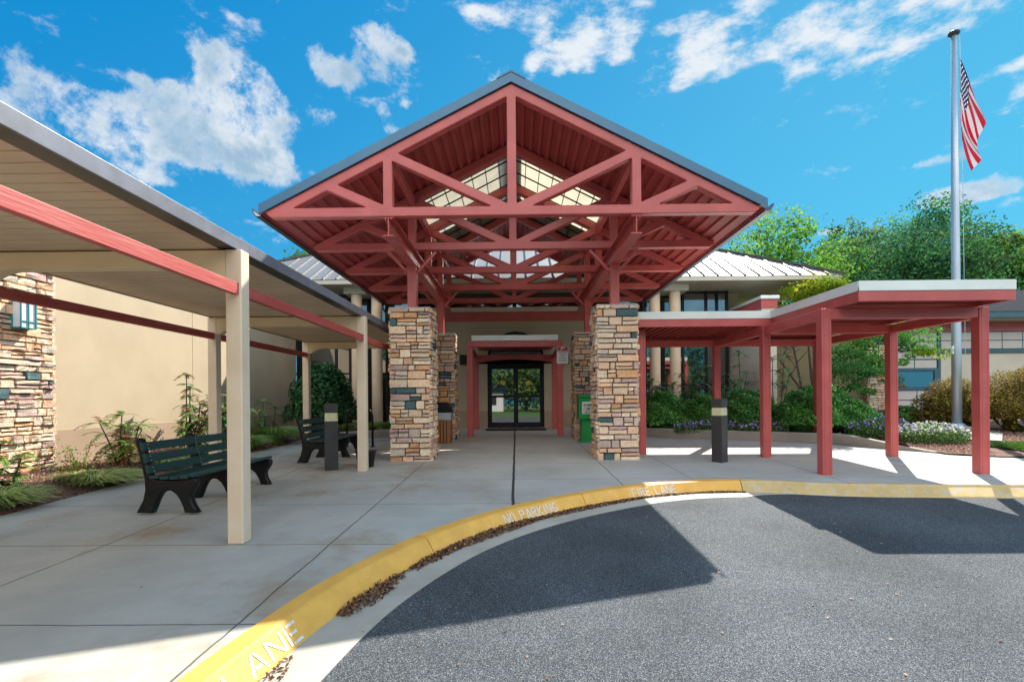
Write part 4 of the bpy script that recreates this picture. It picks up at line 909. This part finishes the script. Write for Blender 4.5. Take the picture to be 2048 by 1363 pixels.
w_ = MB().box(1.70, 2.07, 13.225, 13.239, nz+.74, nz+1.05).build('window', FROST, t); MB().box(1.73, 2.04, 13.215, 13.224, nz+.76, nz+1.0).build('newspaper', PAPER, t)

# ------------------------------------------------------------------ foliage
def unit(n, rng):
    v = rng.normal(size=(n, 3)); return v/np.linalg.norm(v, axis=1, keepdims=True)
def leaf_arrays(P, Nn, size, aspect, rng, droop=0.):
    n = len(P); Nn = Nn/np.maximum(np.linalg.norm(Nn, axis=1, keepdims=True), 1e-6)
    r = unit(n, rng); r[:, 2] -= droop; T = np.cross(Nn, r); T /= np.maximum(np.linalg.norm(T, axis=1, keepdims=True), 1e-6); B = np.cross(Nn, T)
    L_ = (size*(.7+.6*rng.random(n)))[:, None]; w = L_*aspect
    V = np.stack([P-T*L_*.5, P+B*w*.5+Nn*L_*.06-T*L_*.05, P+T*L_*.5-Nn*L_*.05, P-B*w*.5+Nn*L_*.06-T*L_*.05], 1).reshape(-1, 3)
    return V, np.arange(n*4).reshape(-1, 4)
def mixcols(n, pal, rng, jit=.18):
    pal = np.array(pal); w = rng.random(n); i = rng.integers(0, len(pal), n); c = pal[i]*(1+jit*(rng.random((n, 1))-.5)*2)
    return np.clip(c, 0, 1)
def cloud(center, radii, nclump, per, rc_, size, aspect, pal, rng, shell=.55, flat=1., droop=0., cut=None):
    c = np.array(center); d = unit(nclump, rng); rr = shell+(1-shell)*rng.random((nclump, 1))**.6
    cl = c+d*rr*np.array(radii)
    if cut is not None: cl = cl[cut(cl)]
    nclump = len(cl)
    rad = rc_*(.6+.8*rng.random(nclump))
    idx = np.repeat(np.arange(nclump), per); n = len(idx); u = unit(n, rng); q = (.45+.55*rng.random((n, 1))**.5)
    P = cl[idx]+u*q*rad[idx][:, None]*np.array([1, 1, flat])
    Nn = u*.8+np.array([0, 0, .55])+.5*rng.normal(size=(n, 3)); V, F = leaf_arrays(P, Nn, size, aspect, rng, droop)
    pal = np.array(pal); base = pal[rng.integers(0, len(pal), nclump)][idx]; col = base*(.75+.5*rng.random((n, 1)))
    return V, F, np.clip(col, 0, 1)
def join(parts):
    Vs, Fs, Cs, o = [], [], [], 0
    for V, F, C in parts: Vs.append(V); Fs.append(F+o); Cs.append(C); o += len(V)
    return np.concatenate(Vs), np.concatenate(Fs), np.concatenate(Cs)
def limbs(rng, base, top, r0, spread, n, seedlen=1.):
    mb = MB(); base = np.array(base, float); top = np.array(top, float)
    ts = np.linspace(0, 1, 8); path = [tuple(base+(top-base)*t+np.array([rng.normal()*.12*seedlen*t, rng.normal()*.12*seedlen*t, 0])) for t in ts]
    mb.tube(path, [r0*(1-.75*t) for t in ts], 9)
    for k in range(n):
        t = .3+.6*k/n; p = np.array(path[int(t*7)]); a = rng.random()*6.28; ln = spread*(1.1-.5*t)*(.7+.5*rng.random())
        e = p+np.array([math.cos(a)*ln, math.sin(a)*ln, ln*.6]); m = (p+e)/2+np.array([0, 0, -.08*ln])
        mb.tube([p, m, e], [r0*.42*(1-.5*t), r0*.28*(1-.5*t), r0*.08], 6)
    return mb
def make_tree(name, label, x, y, H, W_, z0, pal, seed, leaf=.26, ncl=60, per=170, group='trees beyond the buildings', crownlow=.30, cat='tree'):
    rng = np.random.default_rng(seed); t = thing(name, label, cat, (x, y, z0), group)
    limbs(rng, (x, y, z0-.3), (x+rng.normal()*.3, y, z0+H*.85), .02*H+.05, W_*.42, 14).build('trunk', BARK, t, smooth=True)
    parts = [cloud((x, y, z0+H*(crownlow+(1-crownlow)/2)), (W_/2*.92, W_/2*.92, H*(1-crownlow)/2*.95), ncl, per, W_*.165, leaf*1.05, .68, pal, rng, .30, .8)]
    parts.append(cloud((x, y, z0+H*.62), (W_/2*1.05, W_/2*1.05, H*.38*1.05), ncl, int(per*.25), W_*.09, leaf*.9, .62, pal, rng, .85, .8))
    V, F, C = join(parts); npmesh('crown', V, F, [LEAF], t, C); return t
DG = [(0.049, 0.164, 0.062), (0.066, 0.202, 0.062), (0.037, 0.125, 0.067), (0.091, 0.241, 0.062)]
YG = [(0.146, 0.329, 0.048), (0.189, 0.391, 0.054), (0.103, 0.267, 0.054), (0.077, 0.205, 0.060), (0.241, 0.410, 0.054)]
OL = [(0.113, 0.197, 0.057), (0.155, 0.230, 0.057), (0.083, 0.165, 0.072), (0.186, 0.240, 0.077)]
make_tree('broadleaf_tree', 'bright green tree rising over the metal roof just right of the gabled canopy', 19.4, 38, 14.6, 9.2, .2, YG, 1, ncl=75)
make_tree('broadleaf_tree', 'small round green tree filling the gap left of the tallest trees', 25.5, 40, 13.4, 6.5, .2, OL+YG[:2], 2)
make_tree('broadleaf_tree', 'slender green tree standing behind the broad dark tree', 29.8, 45, 16.6, 7.5, .2, DG+OL[:2], 3)
make_tree('broadleaf_tree', 'broad dark green tree left of the flagpole', 26.9, 34, 12.4, 9.5, .2, DG+[(.05, .09, .03)], 4, ncl=90, leaf=.22)
make_tree('broadleaf_tree', 'tallest green tree directly behind the flagpole top half', 35.2, 44, 17.8, 9.5, .2, DG+YG[:1], 5, ncl=80)
make_tree('broadleaf_tree', 'mid green tree just right of the flagpole', 37.5, 41, 14.3, 7.0, .2, DG+OL, 6)
make_tree('broadleaf_tree', 'yellow green tree at the right edge of the picture', 39.8, 38.5, 14.0, 9.5, .2, YG+OL[:1], 7, ncl=80)
make_tree('broadleaf_tree', 'small tree top peeping over the metal roof left of the gabled canopy', -16.2, 40, 12.9, 5.5, .2, DG, 8, ncl=40, per=120)
# trees and houses across the road, mirrored in the glass doors
for k, (x, y, H, W_, pal, lb) in enumerate(((-9, -34, 11, 12, DG, 'leafy tree across the road mirrored in the left door pane'), (1.5, -46, 8.5, 13, OL, 'low tree across the road mirrored between the doors'), (12, -36, 12, 13, YG, 'leafy tree across the road mirrored in the right door pane'), (-22, -40, 12, 14, DG, 'tree across the road mirrored in the left windows'), (26, -40, 12, 15, DG, 'tree across the road mirrored in the right windows'))):
    make_tree('broadleaf_tree', lb, x, y, H, W_, -.5, pal, 20+k, leaf=.55, ncl=60, per=70, crownlow=.12, group='trees across the road')
hs_ = thing('house', 'white gabled house across the road mirrored in the door glass', 'house', (-6, -42, -.4))
MB().box(-11, -2, -46, -40, -.5, 2.4).build('wall', SIGNW, hs_)
MB().prism([(-46.3, 2.41), (-39.7, 2.41), (-43, 4.6)], 'x', -11.4, -1.6).build('roof', SHING, hs_)
for x in (-9.5, -7, -4): MB().box(x, x+1, -39.99, -39.93, .5, 1.8).build('window', GLASS, hs_)
def mound(name, label, x, y, z, rx, ry, h, pal, seed, leaf=.05, n=9000, group='shrubs', m=GLOSSY, fuzz=.10, cat='shrub'):
    rng = np.random.default_rng(seed); t = thing(name, label, cat, (x, y, z), group)
    d = unit(n, rng); d[:, 2] = np.abs(d[:, 2])*1.25-.25
    lump = 1+.09*np.sin(d[:, 0]*5+seed)*np.cos(d[:, 1]*6+seed*2)+.07*np.sin(d[:, 2]*9+d[:, 0]*7+seed)
    q = (lump*(1-fuzz*1.8*rng.random(n)**1.5+fuzz*.4*rng.random(n)))[:, None]
    P = np.array([x, y, z+h*.35])+d*q*np.array([rx, ry, h*.65]); P[:, 2] = np.maximum(P[:, 2], z+.01)
    Nn = d*.9+np.array([0, 0, .4])+.55*rng.normal(size=(n, 3)); V, F = leaf_arrays(P, Nn, leaf*1.15, .62, rng)
    C = mixcols(n, pal, rng, .45); npmesh('foliage', V, F, [m], t, C)
    mb = MB()
    for k in range(7):
        a = k*.9; mb.tube([(x, y, z-.05), (x+.35*rx*math.cos(a), y+.35*ry*math.sin(a), z+h*.45), (x+.6*rx*math.cos(a), y+.6*ry*math.sin(a), z+h*.72)], [.02, .014, .006], 5)
    mb.build('stems', BARK, t)
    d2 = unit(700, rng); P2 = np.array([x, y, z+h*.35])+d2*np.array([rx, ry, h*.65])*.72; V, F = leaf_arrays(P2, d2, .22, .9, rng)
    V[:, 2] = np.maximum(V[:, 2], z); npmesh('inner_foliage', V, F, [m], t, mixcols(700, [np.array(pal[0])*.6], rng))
    return t
HOL = [(0.035, 0.117, 0.043), (0.055, 0.166, 0.051), (0.078, 0.205, 0.051), (0.027, 0.088, 0.039)]
SG = [(0.077, 0.252, 0.057), (0.128, 0.368, 0.062), (0.192, 0.457, 0.077), (0.057, 0.191, 0.051)]
gS = 'rounded green shrubs in the right planter'
mound('round_shrub', 'rounded green shrub closest to the front right stone pillar', 4.35, 15.0, .55, .78, .60, 1.12, SG, 1, .055, 9000, gS)
mound('round_shrub', 'rounded green shrub directly left of the right bollard', 5.45, 14.75, .55, .72, .60, 1.08, SG, 2, .055, 8500, gS)
mound('round_shrub', 'wide green shrub directly right of the right bollard', 6.6, 14.6, .55, .82, .62, 1.18, SG, 3, .055, 9500, gS)
mound('round_shrub', 'large green shrub sloping forward between the red posts', 7.75, 13.65, .55, .85, .70, 1.18, SG, 4, .052, 11000, gS)
mound('round_shrub', 'dark rounded shrub tucked behind the sloping one', 8.75, 14.6, .5, .85, .65, 1.30, SG, 5, .055, 9000, gS)
mound('round_shrub', 'small rounded shrub peeping out right of the thick red front post', 9.25, 14.0, .45, .55, .5, .95, SG, 6, .05, 6500, gS)
mound('round_shrub', 'small bright green shrub beside the purple flowers at the stone pier', 10.1, 15.0, .45, .6, .5, .80, SG, 7, .05, 5000, 'low shrubs near the flagpole')
mound('round_shrub', 'small bright green shrub low against the panelled wall', 12.9, 17.2, .48, .62, .5, .72, SG, 8, .05, 5000, 'low shrubs near the flagpole')
mound('holly_bush', 'big dark glossy bush standing behind the farther bench', -5.80, 15.2, .55, .95, .8, 2.05, HOL, 9, .085, 9000, 'shrubs near the left wall', fuzz=.16)
BARB = [(0.223, 0.191, 0.039), (0.315, 0.233, 0.047), (0.159, 0.142, 0.039), (0.241, 0.125, 0.044), (0.130, 0.074, 0.034), (0.371, 0.282, 0.047)]
mound('barberry_bush', 'bronze and yellow green barberry bush left of and behind the flagpole', 13.95, 16.4, .42, 1.15, .9, 1.60, BARB, 10, .05, 12000, 'barberry bushes', LEAF, .22)
mound('barberry_bush', 'large bronze and yellow green barberry bush right of the flagpole', 15.35, 15.0, .42, 1.75, 1.2, 2.0, BARB, 12, .05, 22000, 'barberry bushes', LEAF, .18)
mound('barberry_bush', 'bronze barberry bush cut by the right edge of the picture', 17.6, 15.6, .42, 1.5, 1.1, 1.8, BARB, 13, .055, 12000, 'barberry bushes', LEAF, .18)
# tall compound-leaved shrubs
def mahonia(label, x, y, z, stems, pal, seed, group='compound leaved shrubs', leaf=.40, red=.0, name='leafy_shrub', nl=3):
    rng = np.random.default_rng(seed); t = thing(name, label, 'shrub', (x, y, z), group); mb = MB(); Ps, Ns, Ts, Cs, Ss = [], [], [], [], []
    for (dx, dy, h) in stems:
        top = np.array([x+dx, y+dy, z+h]); b0 = np.array([x+dx*.15, y+dy*.15, z-.04]); mid_ = (top+b0)/2+rng.normal(size=3)*.04
        mb.tube([b0, mid_, top], [.016, .013, .009], 6)
        for lvl in range(nl):
            c = b0+(top-b0)*(1-(.17 if nl == 3 else .85/nl)*lvl)
            for k in range(7 if lvl == 0 else 4):
                a = rng.random()*6.28; el = rng.uniform(-.1, .9)-min(.25*lvl, .5); ln = leaf*rng.uniform(.65, 1.1); pts = []
                for s in np.linspace(0, 1, 8):
                    pts.append(c+np.array([math.cos(a)*math.cos(el), math.sin(a)*math.cos(el), math.sin(el)])*ln*s+np.array([0, 0, -.45*ln*s*s]))
                mb.tube(pts, [.0035]*8, 4, False); col = np.array(pal[rng.integers(len(pal))])
                if rng.random() < red: col = np.array((.20, .085, .03))
                for j in range(1, 8):
                    tg = (pts[j]-pts[j-1]); tg /= np.linalg.norm(tg); sd = np.cross(tg, [0, 0, 1]); sd /= max(np.linalg.norm(sd), 1e-6)
                    for q in (-1, 1):
                        dr = sd*q+tg*.45; dr /= np.linalg.norm(dr); Ts.append(dr); Ps.append(pts[j]+dr*.032*leaf/.4); Ns.append(np.cross(dr, tg)*q+rng.normal(size=3)*.15); Cs.append(col*(.7+.6*rng.random())); Ss.append(.105*max(leaf, .32)/.4*(1.1-.06*j))
    mb.build('stems', BARK, t)
    P, T, Nn, S_ = map(np.array, (Ps, Ts, Ns, Ss)); Nn /= np.linalg.norm(Nn, axis=1, keepdims=True); B = np.cross(Nn, T); L_ = S_[:, None]
    V = np.stack([P-T*L_*.5, P+B*L_*.24, P+T*L_*.5-np.array([0, 0, .1])*L_, P-B*L_*.24], 1).reshape(-1, 3)
    npmesh('leaves', V, np.arange(len(P)*4).reshape(-1, 4), [GLOSSY], t, np.clip(np.array(Cs), 0, 1)); return t
MH = [(0.105, 0.257, 0.105), (0.140, 0.328, 0.117), (0.070, 0.199, 0.094)]
ML = [(0.140, 0.300, 0.056), (0.206, 0.319, 0.056), (0.263, 0.263, 0.056), (0.094, 0.225, 0.056)]
mahonia('blue green leafy shrub right beside the front right stone pillar', 4.25, 16.0, .55, [(0, 0, 1.5), (.25, .1, 1.25), (-.2, 0, 1.1), (.1, -.2, 1.3)], MH, 31)
mahonia('leafy shrub with some red leaves in front of the two right columns', 5.15, 15.9, .55, [(0, 0, 1.65), (.3, 0, 1.4), (-.3, .1, 1.35), (.1, -.3, 1.1)], MH+ML[:1], 32, red=.35)
mahonia('leafy shrub standing above the mounds left of the bollard', 6.1, 15.9, .55, [(0, 0, 1.9), (.35, 0, 1.6), (-.3, .1, 1.7), (.5, -.2, 1.4), (.1, -.2, 1.3)], MH, 33)
mahonia('tall thin stemmed leafy shrub in front of the dark window edge', 7.05, 16.1, .55, [(-.05, 0, 2.35), (.2, 0, 1.7), (-.2, 0, 1.3)], MH, 34, leaf=.36)
mahonia('tall thin stemmed leafy shrub in front of the pale fin wall', 7.75, 15.2, .55, [(-.15, 0, 2.1), (.2, 0, 2.2), (.35, 0, 1.6), (-.4, 0, 1.4)], MH, 35, leaf=.36, red=.15)
gl = 'leafy shrubs against the left wall'
mahonia('open leafy shrub with jagged leaves, middle of the sunlit wall bed', -7.05, 9.05, .32, [(0, 0, .98), (.2, .15, .8), (-.2, -.25, .85), (.1, .35, .7), (.2, -.2, .5), (.05, -.1, .6), (-.1, .2, .75)], ML, 41, gl, .34, .3, nl=4)
mahonia('tallest leafy shrub behind the back of the nearest bench', -7.15, 11.0, .36, [(0, 0, 1.75), (.04, .05, 1.45), (.3, .5, 1.3), (-.1, .6, 1.15), (.2, -.2, .95), (.35, .1, .8), (.15, .25, 1.1), (.1, -.35, .7), (.4, .7, .9)], ML, 42, gl, .25, .2, nl=7)
mahonia('dense leafy shrub between the tallest one and the cream post', -6.9, 12.0, .36, [(0, 0, 1.3), (.3, .2, 1.2), (.1, -.3, 1.0), (.4, .4, .9), (-.2, .4, 1.1), (.2, 0, .6)], MH+ML, 43, gl, .25, .2, nl=6)
mahonia('leafy shrub glimpsed between the two cream posts', -6.7, 13.4, .40, [(0, 0, 1.1), (.3, .1, .9), (-.2, .2, .8), (.1, -.3, .6)], ML, 44, gl, .25, nl=5)
mahonia('leafy shrub cut by the left edge beside the stone pier', -7.1, 6.95, .22, [(0, 0, .75), (.12, .2, .6), (-.15, -.2, .55), (.1, -.3, .4)], ML, 45, gl, .24, nl=4)
# low scraggly shrub by the stone pier
rng = np.random.default_rng(50); t = thing('scraggly_shrub', 'thin reddish twiggy shrub at the foot of the stone pier', 'shrub', (-7.2, 8.35, .28), gl); mb = MB(); P = []
for k in range(16):
    a = rng.random()*6.28; h = rng.uniform(.25, .72); r = rng.uniform(.12, .42); pts = [np.array([-7.2, 8.35, .26])+np.array([math.cos(a)*r*s, math.sin(a)*r*s, h*s-.1*s*s]) for s in np.linspace(0, 1, 7)]
    mb.tube(pts, [.006-.0006*i for i in range(7)], 4)
    for s in range(1, 7):
        for q in range(9): P.append(pts[s]+rng.normal(size=3)*.045)
mb.build('twigs', mat('reddish_twig', (.22, .09, .05), .8), t); P = np.array(P); V, F = leaf_arrays(P, unit(len(P), rng), .042, .5, rng); npmesh('leaves', V, F, [LEAF], t, mixcols(len(P), ML+[(.2, .1, .04), (.25, .28, .12)], rng))
# grass tussocks
def tussock(label, x, y, z, r, h, n, pal, seed, lean=(0, 0), group='grass tussocks', name='grass_tussock'):
    rng = np.random.default_rng(seed); S_ = 6; a = rng.random(n)*6.283; b0 = rng.random(n)**.5*r*.35; out = r*(.45+.75*rng.random(n)); hh = h*(.55+.6*rng.random(n)); w = .008+.006*rng.random(n); n0 = n
    dx, dy = np.cos(a), np.sin(a); s = np.linspace(0, 1, S_)[None, :]
    X = x+(dx*b0)[:, None]+(dx*out)[:, None]*s**1.3+lean[0]*s**1.5; Y = y+(dy*b0)[:, None]+(dy*out)[:, None]*s**1.3+lean[1]*s**1.5
    Z = z-.02+hh[:, None]*(2.1*s-1.45*s*s) ; px_, py_ = -dy, dx; ww = w[:, None]*(1-.85*s)
    Lf = np.stack([X-px_[:, None]*ww, Y-py_[:, None]*ww, Z], -1); Rt = np.stack([X+px_[:, None]*ww, Y+py_[:, None]*ww, Z+.002], -1)
    V = np.stack([Lf, Rt], 2).reshape(-1, 3); bi = (np.arange(n)*S_*2)[:, None]+np.arange(S_-1)[None, :]*2; F = np.stack([bi, bi+1, bi+3, bi+2], -1).reshape(-1, 4)
    C = np.repeat(mixcols(n, pal, rng, .25), S_-1, axis=0); o = npmesh(name, V, F, [BLADE], None, C, smooth=True); tag(o, label, 'ornamental grass', group); return o
GP = [(0.225, 0.383, 0.080), (0.360, 0.495, 0.112), (0.158, 0.292, 0.068), (0.540, 0.585, 0.225), (0.450, 0.383, 0.180)]
tussock('arching grass tussock at the lower left corner of the mulch bed', -6.6, 6.35, .16, .48, .36, 700, GP, 61)
tussock('wide sprawling grass tussock beside the scraggly shrub', -6.62, 7.9, .22, .52, .30, 850, GP, 62, (.10, -.05))
tussock('small grass tussock seen under the back slats of the nearest bench', -6.55, 9.4, .27, .38, .30, 600, GP, 63)
tussock('grass tussock seen through the nearest bench, next to the cream post', -6.5, 10.7, .31, .45, .36, 700, GP, 64)
tussock('fresh green grass tussock right of the tall cream front post', -6.45, 12.1, .36, .45, .42, 800, GP[:3], 65)
tussock('full dark green grass tussock left of the farther bench back', -6.35, 13.3, .40, .55, .55, 1100, GP[:3], 66)
for k, (x, lb) in enumerate(((-5.2, 'left of the three grass tussocks in the planter behind the hoop'), (-4.5, 'middle one of the three grass tussocks in the planter behind the hoop'), (-3.85, 'right of the three grass tussocks in the planter, nearest the stone pillar'))):
    tussock(lb, x, 15.0+k*.35, .54, .5, .38, 800, GP[:3], 67+k)
# grass blades on the lawn strip
rng = np.random.default_rng(80); n = 26000; P = np.stack([10.6+10*rng.random(n)**1.2, 10.0+2.0*rng.random(n), np.full(n, .34)], -1); P[:, 2] += (P[:, 1]-10)*.025
a = rng.random(n)*6.28; w = .004+.003*rng.random(n); h = .04+.06*rng.random(n); lx, ly = rng.normal(size=n)*.02, rng.normal(size=n)*.02
B = np.stack([np.cos(a)*w, np.sin(a)*w, 0*w], -1); T = P+np.stack([lx, ly, h], -1)
V = np.stack([P-B, P+B, T+B*.2, T-B*.2], 1).reshape(-1, 3); o = npmesh('grass_blades', V, np.arange(n*4).reshape(-1, 4), [BLADE], None, mixcols(n, [(.07, .17, .02), (.11, .22, .03), (.05, .12, .02)], rng)); tag(o, 'bright green lawn grass at the right edge', 'grass', kind='stuff')
# flower patches
def flowers(label, x, y, z, rx, ry, h, n, pal, fpal, seed):
    rng = np.random.default_rng(seed); a = rng.random(n)*6.28; r = rng.random(n)**.5; zz = z+h*rng.random(n)*(1-.5*r*r)
    P = np.stack([x+rx*r*np.cos(a), y+ry*r*np.sin(a), zz], -1); V, F = leaf_arrays(P, unit(n, rng)+np.array([0, 0, .8]), .06, .5, rng); C = mixcols(n, pal, rng, .3)
    m = n//15; a = rng.random(m)*6.28; r = rng.random(m)**.5; P2 = np.stack([x+rx*r*np.cos(a), y+ry*r*np.sin(a), z+h*(1-.4*r*r)*(.7+.4*rng.random(m))], -1)
    fv, ff, fc = [], [], []
    for k in range(3):
        V2, F2 = leaf_arrays(P2+rng.normal(size=P2.shape)*.008, np.array([0, -.7, .9])+.6*rng.normal(size=(m, 3)), .045, .9, rng); fv.append(V2); ff.append(F2)
    cc = mixcols(m, fpal, rng, .15); parts = [(V, F, C)]+[(a_, b_, cc) for a_, b_ in zip(fv, ff)]
    V, F, C = join(parts); o = npmesh('flower_patch', V, F, [PETAL], None, C); tag(o, label, 'flowers', kind='stuff'); return o
FG = [(0.080, 0.176, 0.048), (0.128, 0.256, 0.064), (0.192, 0.304, 0.096)]; FP = [(.42, .36, .72), (.30, .22, .62), (.62, .58, .78), (.38, .20, .55)]; FW = [(.72, .70, .66), (.62, .60, .75), (.5, .42, .7), (.7, .7, .5)]
flowers('row of lilac flowers along the concrete curb left and right of the bollard', 5.35, 14.12, .55, 1.0, .28, .34, 3200, FG, FP, 91)
flowers('lilac flowers between the bollard and the second red post', 6.55, 13.55, .55, .65, .25, .32, 1800, FG, FP, 92)
flowers('violet blue flower patch beside the stone pier', 9.55, 13.5, .45, .9, .5, .50, 4500, FG, FP+[(.12, .12, .6)], 93)
flowers('white and pale lilac flower patch in front of the violet one', 10.05, 12.5, .40, .85, .55, .46, 5200, FG+[(.16, .22, .06)], FW, 94)
# japanese maple
t = thing('japanese_maple', 'multi stemmed maple with yellow green top and dark lower branches behind the red canopy', 'tree', (9.6, 16.4, .5)); rng = np.random.default_rng(100); mb = MB()
for (ex, ey, ez, bx) in ((8.6, 16.5, 4.2, .05), (9.2, 16.6, 4.9, .1), (10.0, 16.4, 4.7, -.1), (10.9, 16.2, 3.8, .0), (11.8, 15.8, 3.2, .1), (10.6, 15.8, 2.6, .12), (9.0, 16.8, 3.4, -.12)):
    b = np.array([9.5+bx*2, 16.4, .45]); e = np.array([ex, ey, ez]); k1 = b+(e-b)*.35+np.array([rng.normal()*.1, 0, .1]); k2 = b+(e-b)*.7+np.array([rng.normal()*.15, rng.normal()*.1, .15])
    mb.tube([b, k1, k2, e], [.055, .042, .028, .008], 7)
    for q in range(6):
        s = b+(e-b)*rng.uniform(.4, .95); f = s+rng.normal(size=3)*.45; mb.tube([s, (s+f)/2+[0, 0, .05], f], [.014, .009, .004], 5)
mb.build('trunk', MAPLEW, t, smooth=True)
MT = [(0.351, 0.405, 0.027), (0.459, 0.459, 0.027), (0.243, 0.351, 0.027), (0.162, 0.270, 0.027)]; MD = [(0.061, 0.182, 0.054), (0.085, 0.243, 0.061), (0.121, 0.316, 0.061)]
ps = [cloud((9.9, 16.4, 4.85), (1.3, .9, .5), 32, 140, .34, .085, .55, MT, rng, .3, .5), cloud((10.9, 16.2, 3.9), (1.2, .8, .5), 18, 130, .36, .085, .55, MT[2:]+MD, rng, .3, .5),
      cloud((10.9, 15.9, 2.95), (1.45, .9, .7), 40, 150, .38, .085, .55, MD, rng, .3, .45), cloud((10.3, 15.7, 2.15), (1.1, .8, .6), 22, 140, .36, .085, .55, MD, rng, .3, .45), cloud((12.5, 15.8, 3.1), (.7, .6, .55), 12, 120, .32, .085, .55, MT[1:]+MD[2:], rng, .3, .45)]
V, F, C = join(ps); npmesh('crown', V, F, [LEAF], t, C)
V, F, C = cloud((8.6, 16.6, 3.75), (.75, .6, .75), 16, 55, .34, .07, .55, [(.20, .10, .06), (.26, .14, .08), (.14, .09, .05)], rng, .3, .6); npmesh('withered_foliage', V, F, [DRYLEAF], t, C)

# ------------------------------------------------------------------ leaf litter and chips
rng = np.random.default_rng(120); P = []; Nn = []
def litter(s0, s1, n, wmax, hmax):
    for _ in range(n):
        s = s0+(s1-s0)*rng.random(); i = min(range(0, NI, 4), key=lambda j: abs(arc[j]-s)); e = math.sin(math.pi*(s-s0)/(s1-s0))**.5
        o_ = rng.random()**1.4*wmax*e; q = IC[i]+nrm[i]*(offs(i)[1]+.01+o_)+(IC[min(i+4, NI-1)]-IC[i])*rng.random(); P.append((q.x, q.y, g(q.y)-.138+rng.random()*.7*hmax*e*(1-o_/wmax*.7)))
A = lambda x, y: arc_at(x, y)
litter(A(-1.62, 3.72), A(-1.40, 4.42), 520, .17, .07); litter(A(-1.32, 4.62), A(-.95, 5.4), 420, .12, .05); litter(A(-1.1, 5.1), A(.1, 6.62), 1500, .16, .06); litter(A(-.3, 6.2), A(1.7, 7.75), 1500, .12, .035)
litter(A(1.5, 7.6), A(2.6, 8.06), 420, .06, .02); litter(A(2.5, 8.05), A(3.4, 8.13), 320, .05, .02); litter(A(-1.80, 2.5), A(-1.73, 3.1), 60, .12, .03)
P = np.array(P); V, F = leaf_arrays(P, rng.normal(size=P.shape)*.5+[0, 0, .8], .036, .6, rng); o = npmesh('leaf_litter', V, F, [DRYLEAF], None, mixcols(len(P), [(.15, .075, .045), (.22, .115, .06), (.09, .045, .03), (.28, .17, .10)], rng, .3)); tag(o, 'dry brown leaves gathered in the gutter along the yellow kerb', 'leaves', kind='stuff')
# scattered single leaves and mulch chips
P = []
for _ in range(260):
    x, y = rng.uniform(-1.4, 9), rng.uniform(2.2, 7.4)
    if y < 7.2-(max(0, 1.2-x))*1.5: P.append((x, y, g(y)-.142))
for (x, y) in ((-2.9, 3.9), (-4.0, 5.9), (-3.0, 6.9), (-5.2, 5.6), (4.4, 9.2), (4.3, 9.4)): P.append((x, y, g(y)+.008))
P = np.array(P); V, F = leaf_arrays(P, rng.normal(size=P.shape)*.2+[0, 0, 1], .028, .6, rng); o = npmesh('scattered_leaves', V, F, [DRYLEAF], None, mixcols(len(P), [(.35, .22, .14), (.45, .33, .22), (.22, .11, .06)], rng)); tag(o, 'few stray dry leaves and chips on the asphalt', 'leaves', kind='stuff')
n = 24000; y = rng.uniform(5, 18, n); tt = rng.random(n); bx = np.interp(y, [3, 6.2, 8.5, 11, 13.6, 18], [-6.1, -6.25, -6.35, -6.2, -5.95, -5.9]); x = bx-.02+(-7.8-bx)*tt
P = np.stack([x, y, .028*y-.045+.17*np.minimum(1, tt*3)+.06*tt+.02*rng.random(n)+.012], -1)
n2 = 16000; x2 = rng.uniform(9.0, 15, n2); y2 = np.interp(x2, [9, 9.6, 10.6, 30], [10.6, 10.28, 12.0, 12.0])+rng.random(n2)*4; P2 = np.stack([x2, y2, .345+.02*(y2-10.3)+.02*rng.random(n2)], -1)
P = np.concatenate([P, P2]); V, F = leaf_arrays(P, rng.normal(size=P.shape)*.7+[0, 0, .8], .045, .4, rng); o = npmesh('mulch_chips', V, F, [DRYLEAF], None, mixcols(len(P), [(.32, .17, .13), (.42, .26, .21), (.18, .09, .065), (.52, .38, .31)], rng, .3)); tag(o, 'reddish brown bark mulch chips covering the planting beds', 'mulch', kind='stuff')
bpy.context.view_layer.update()
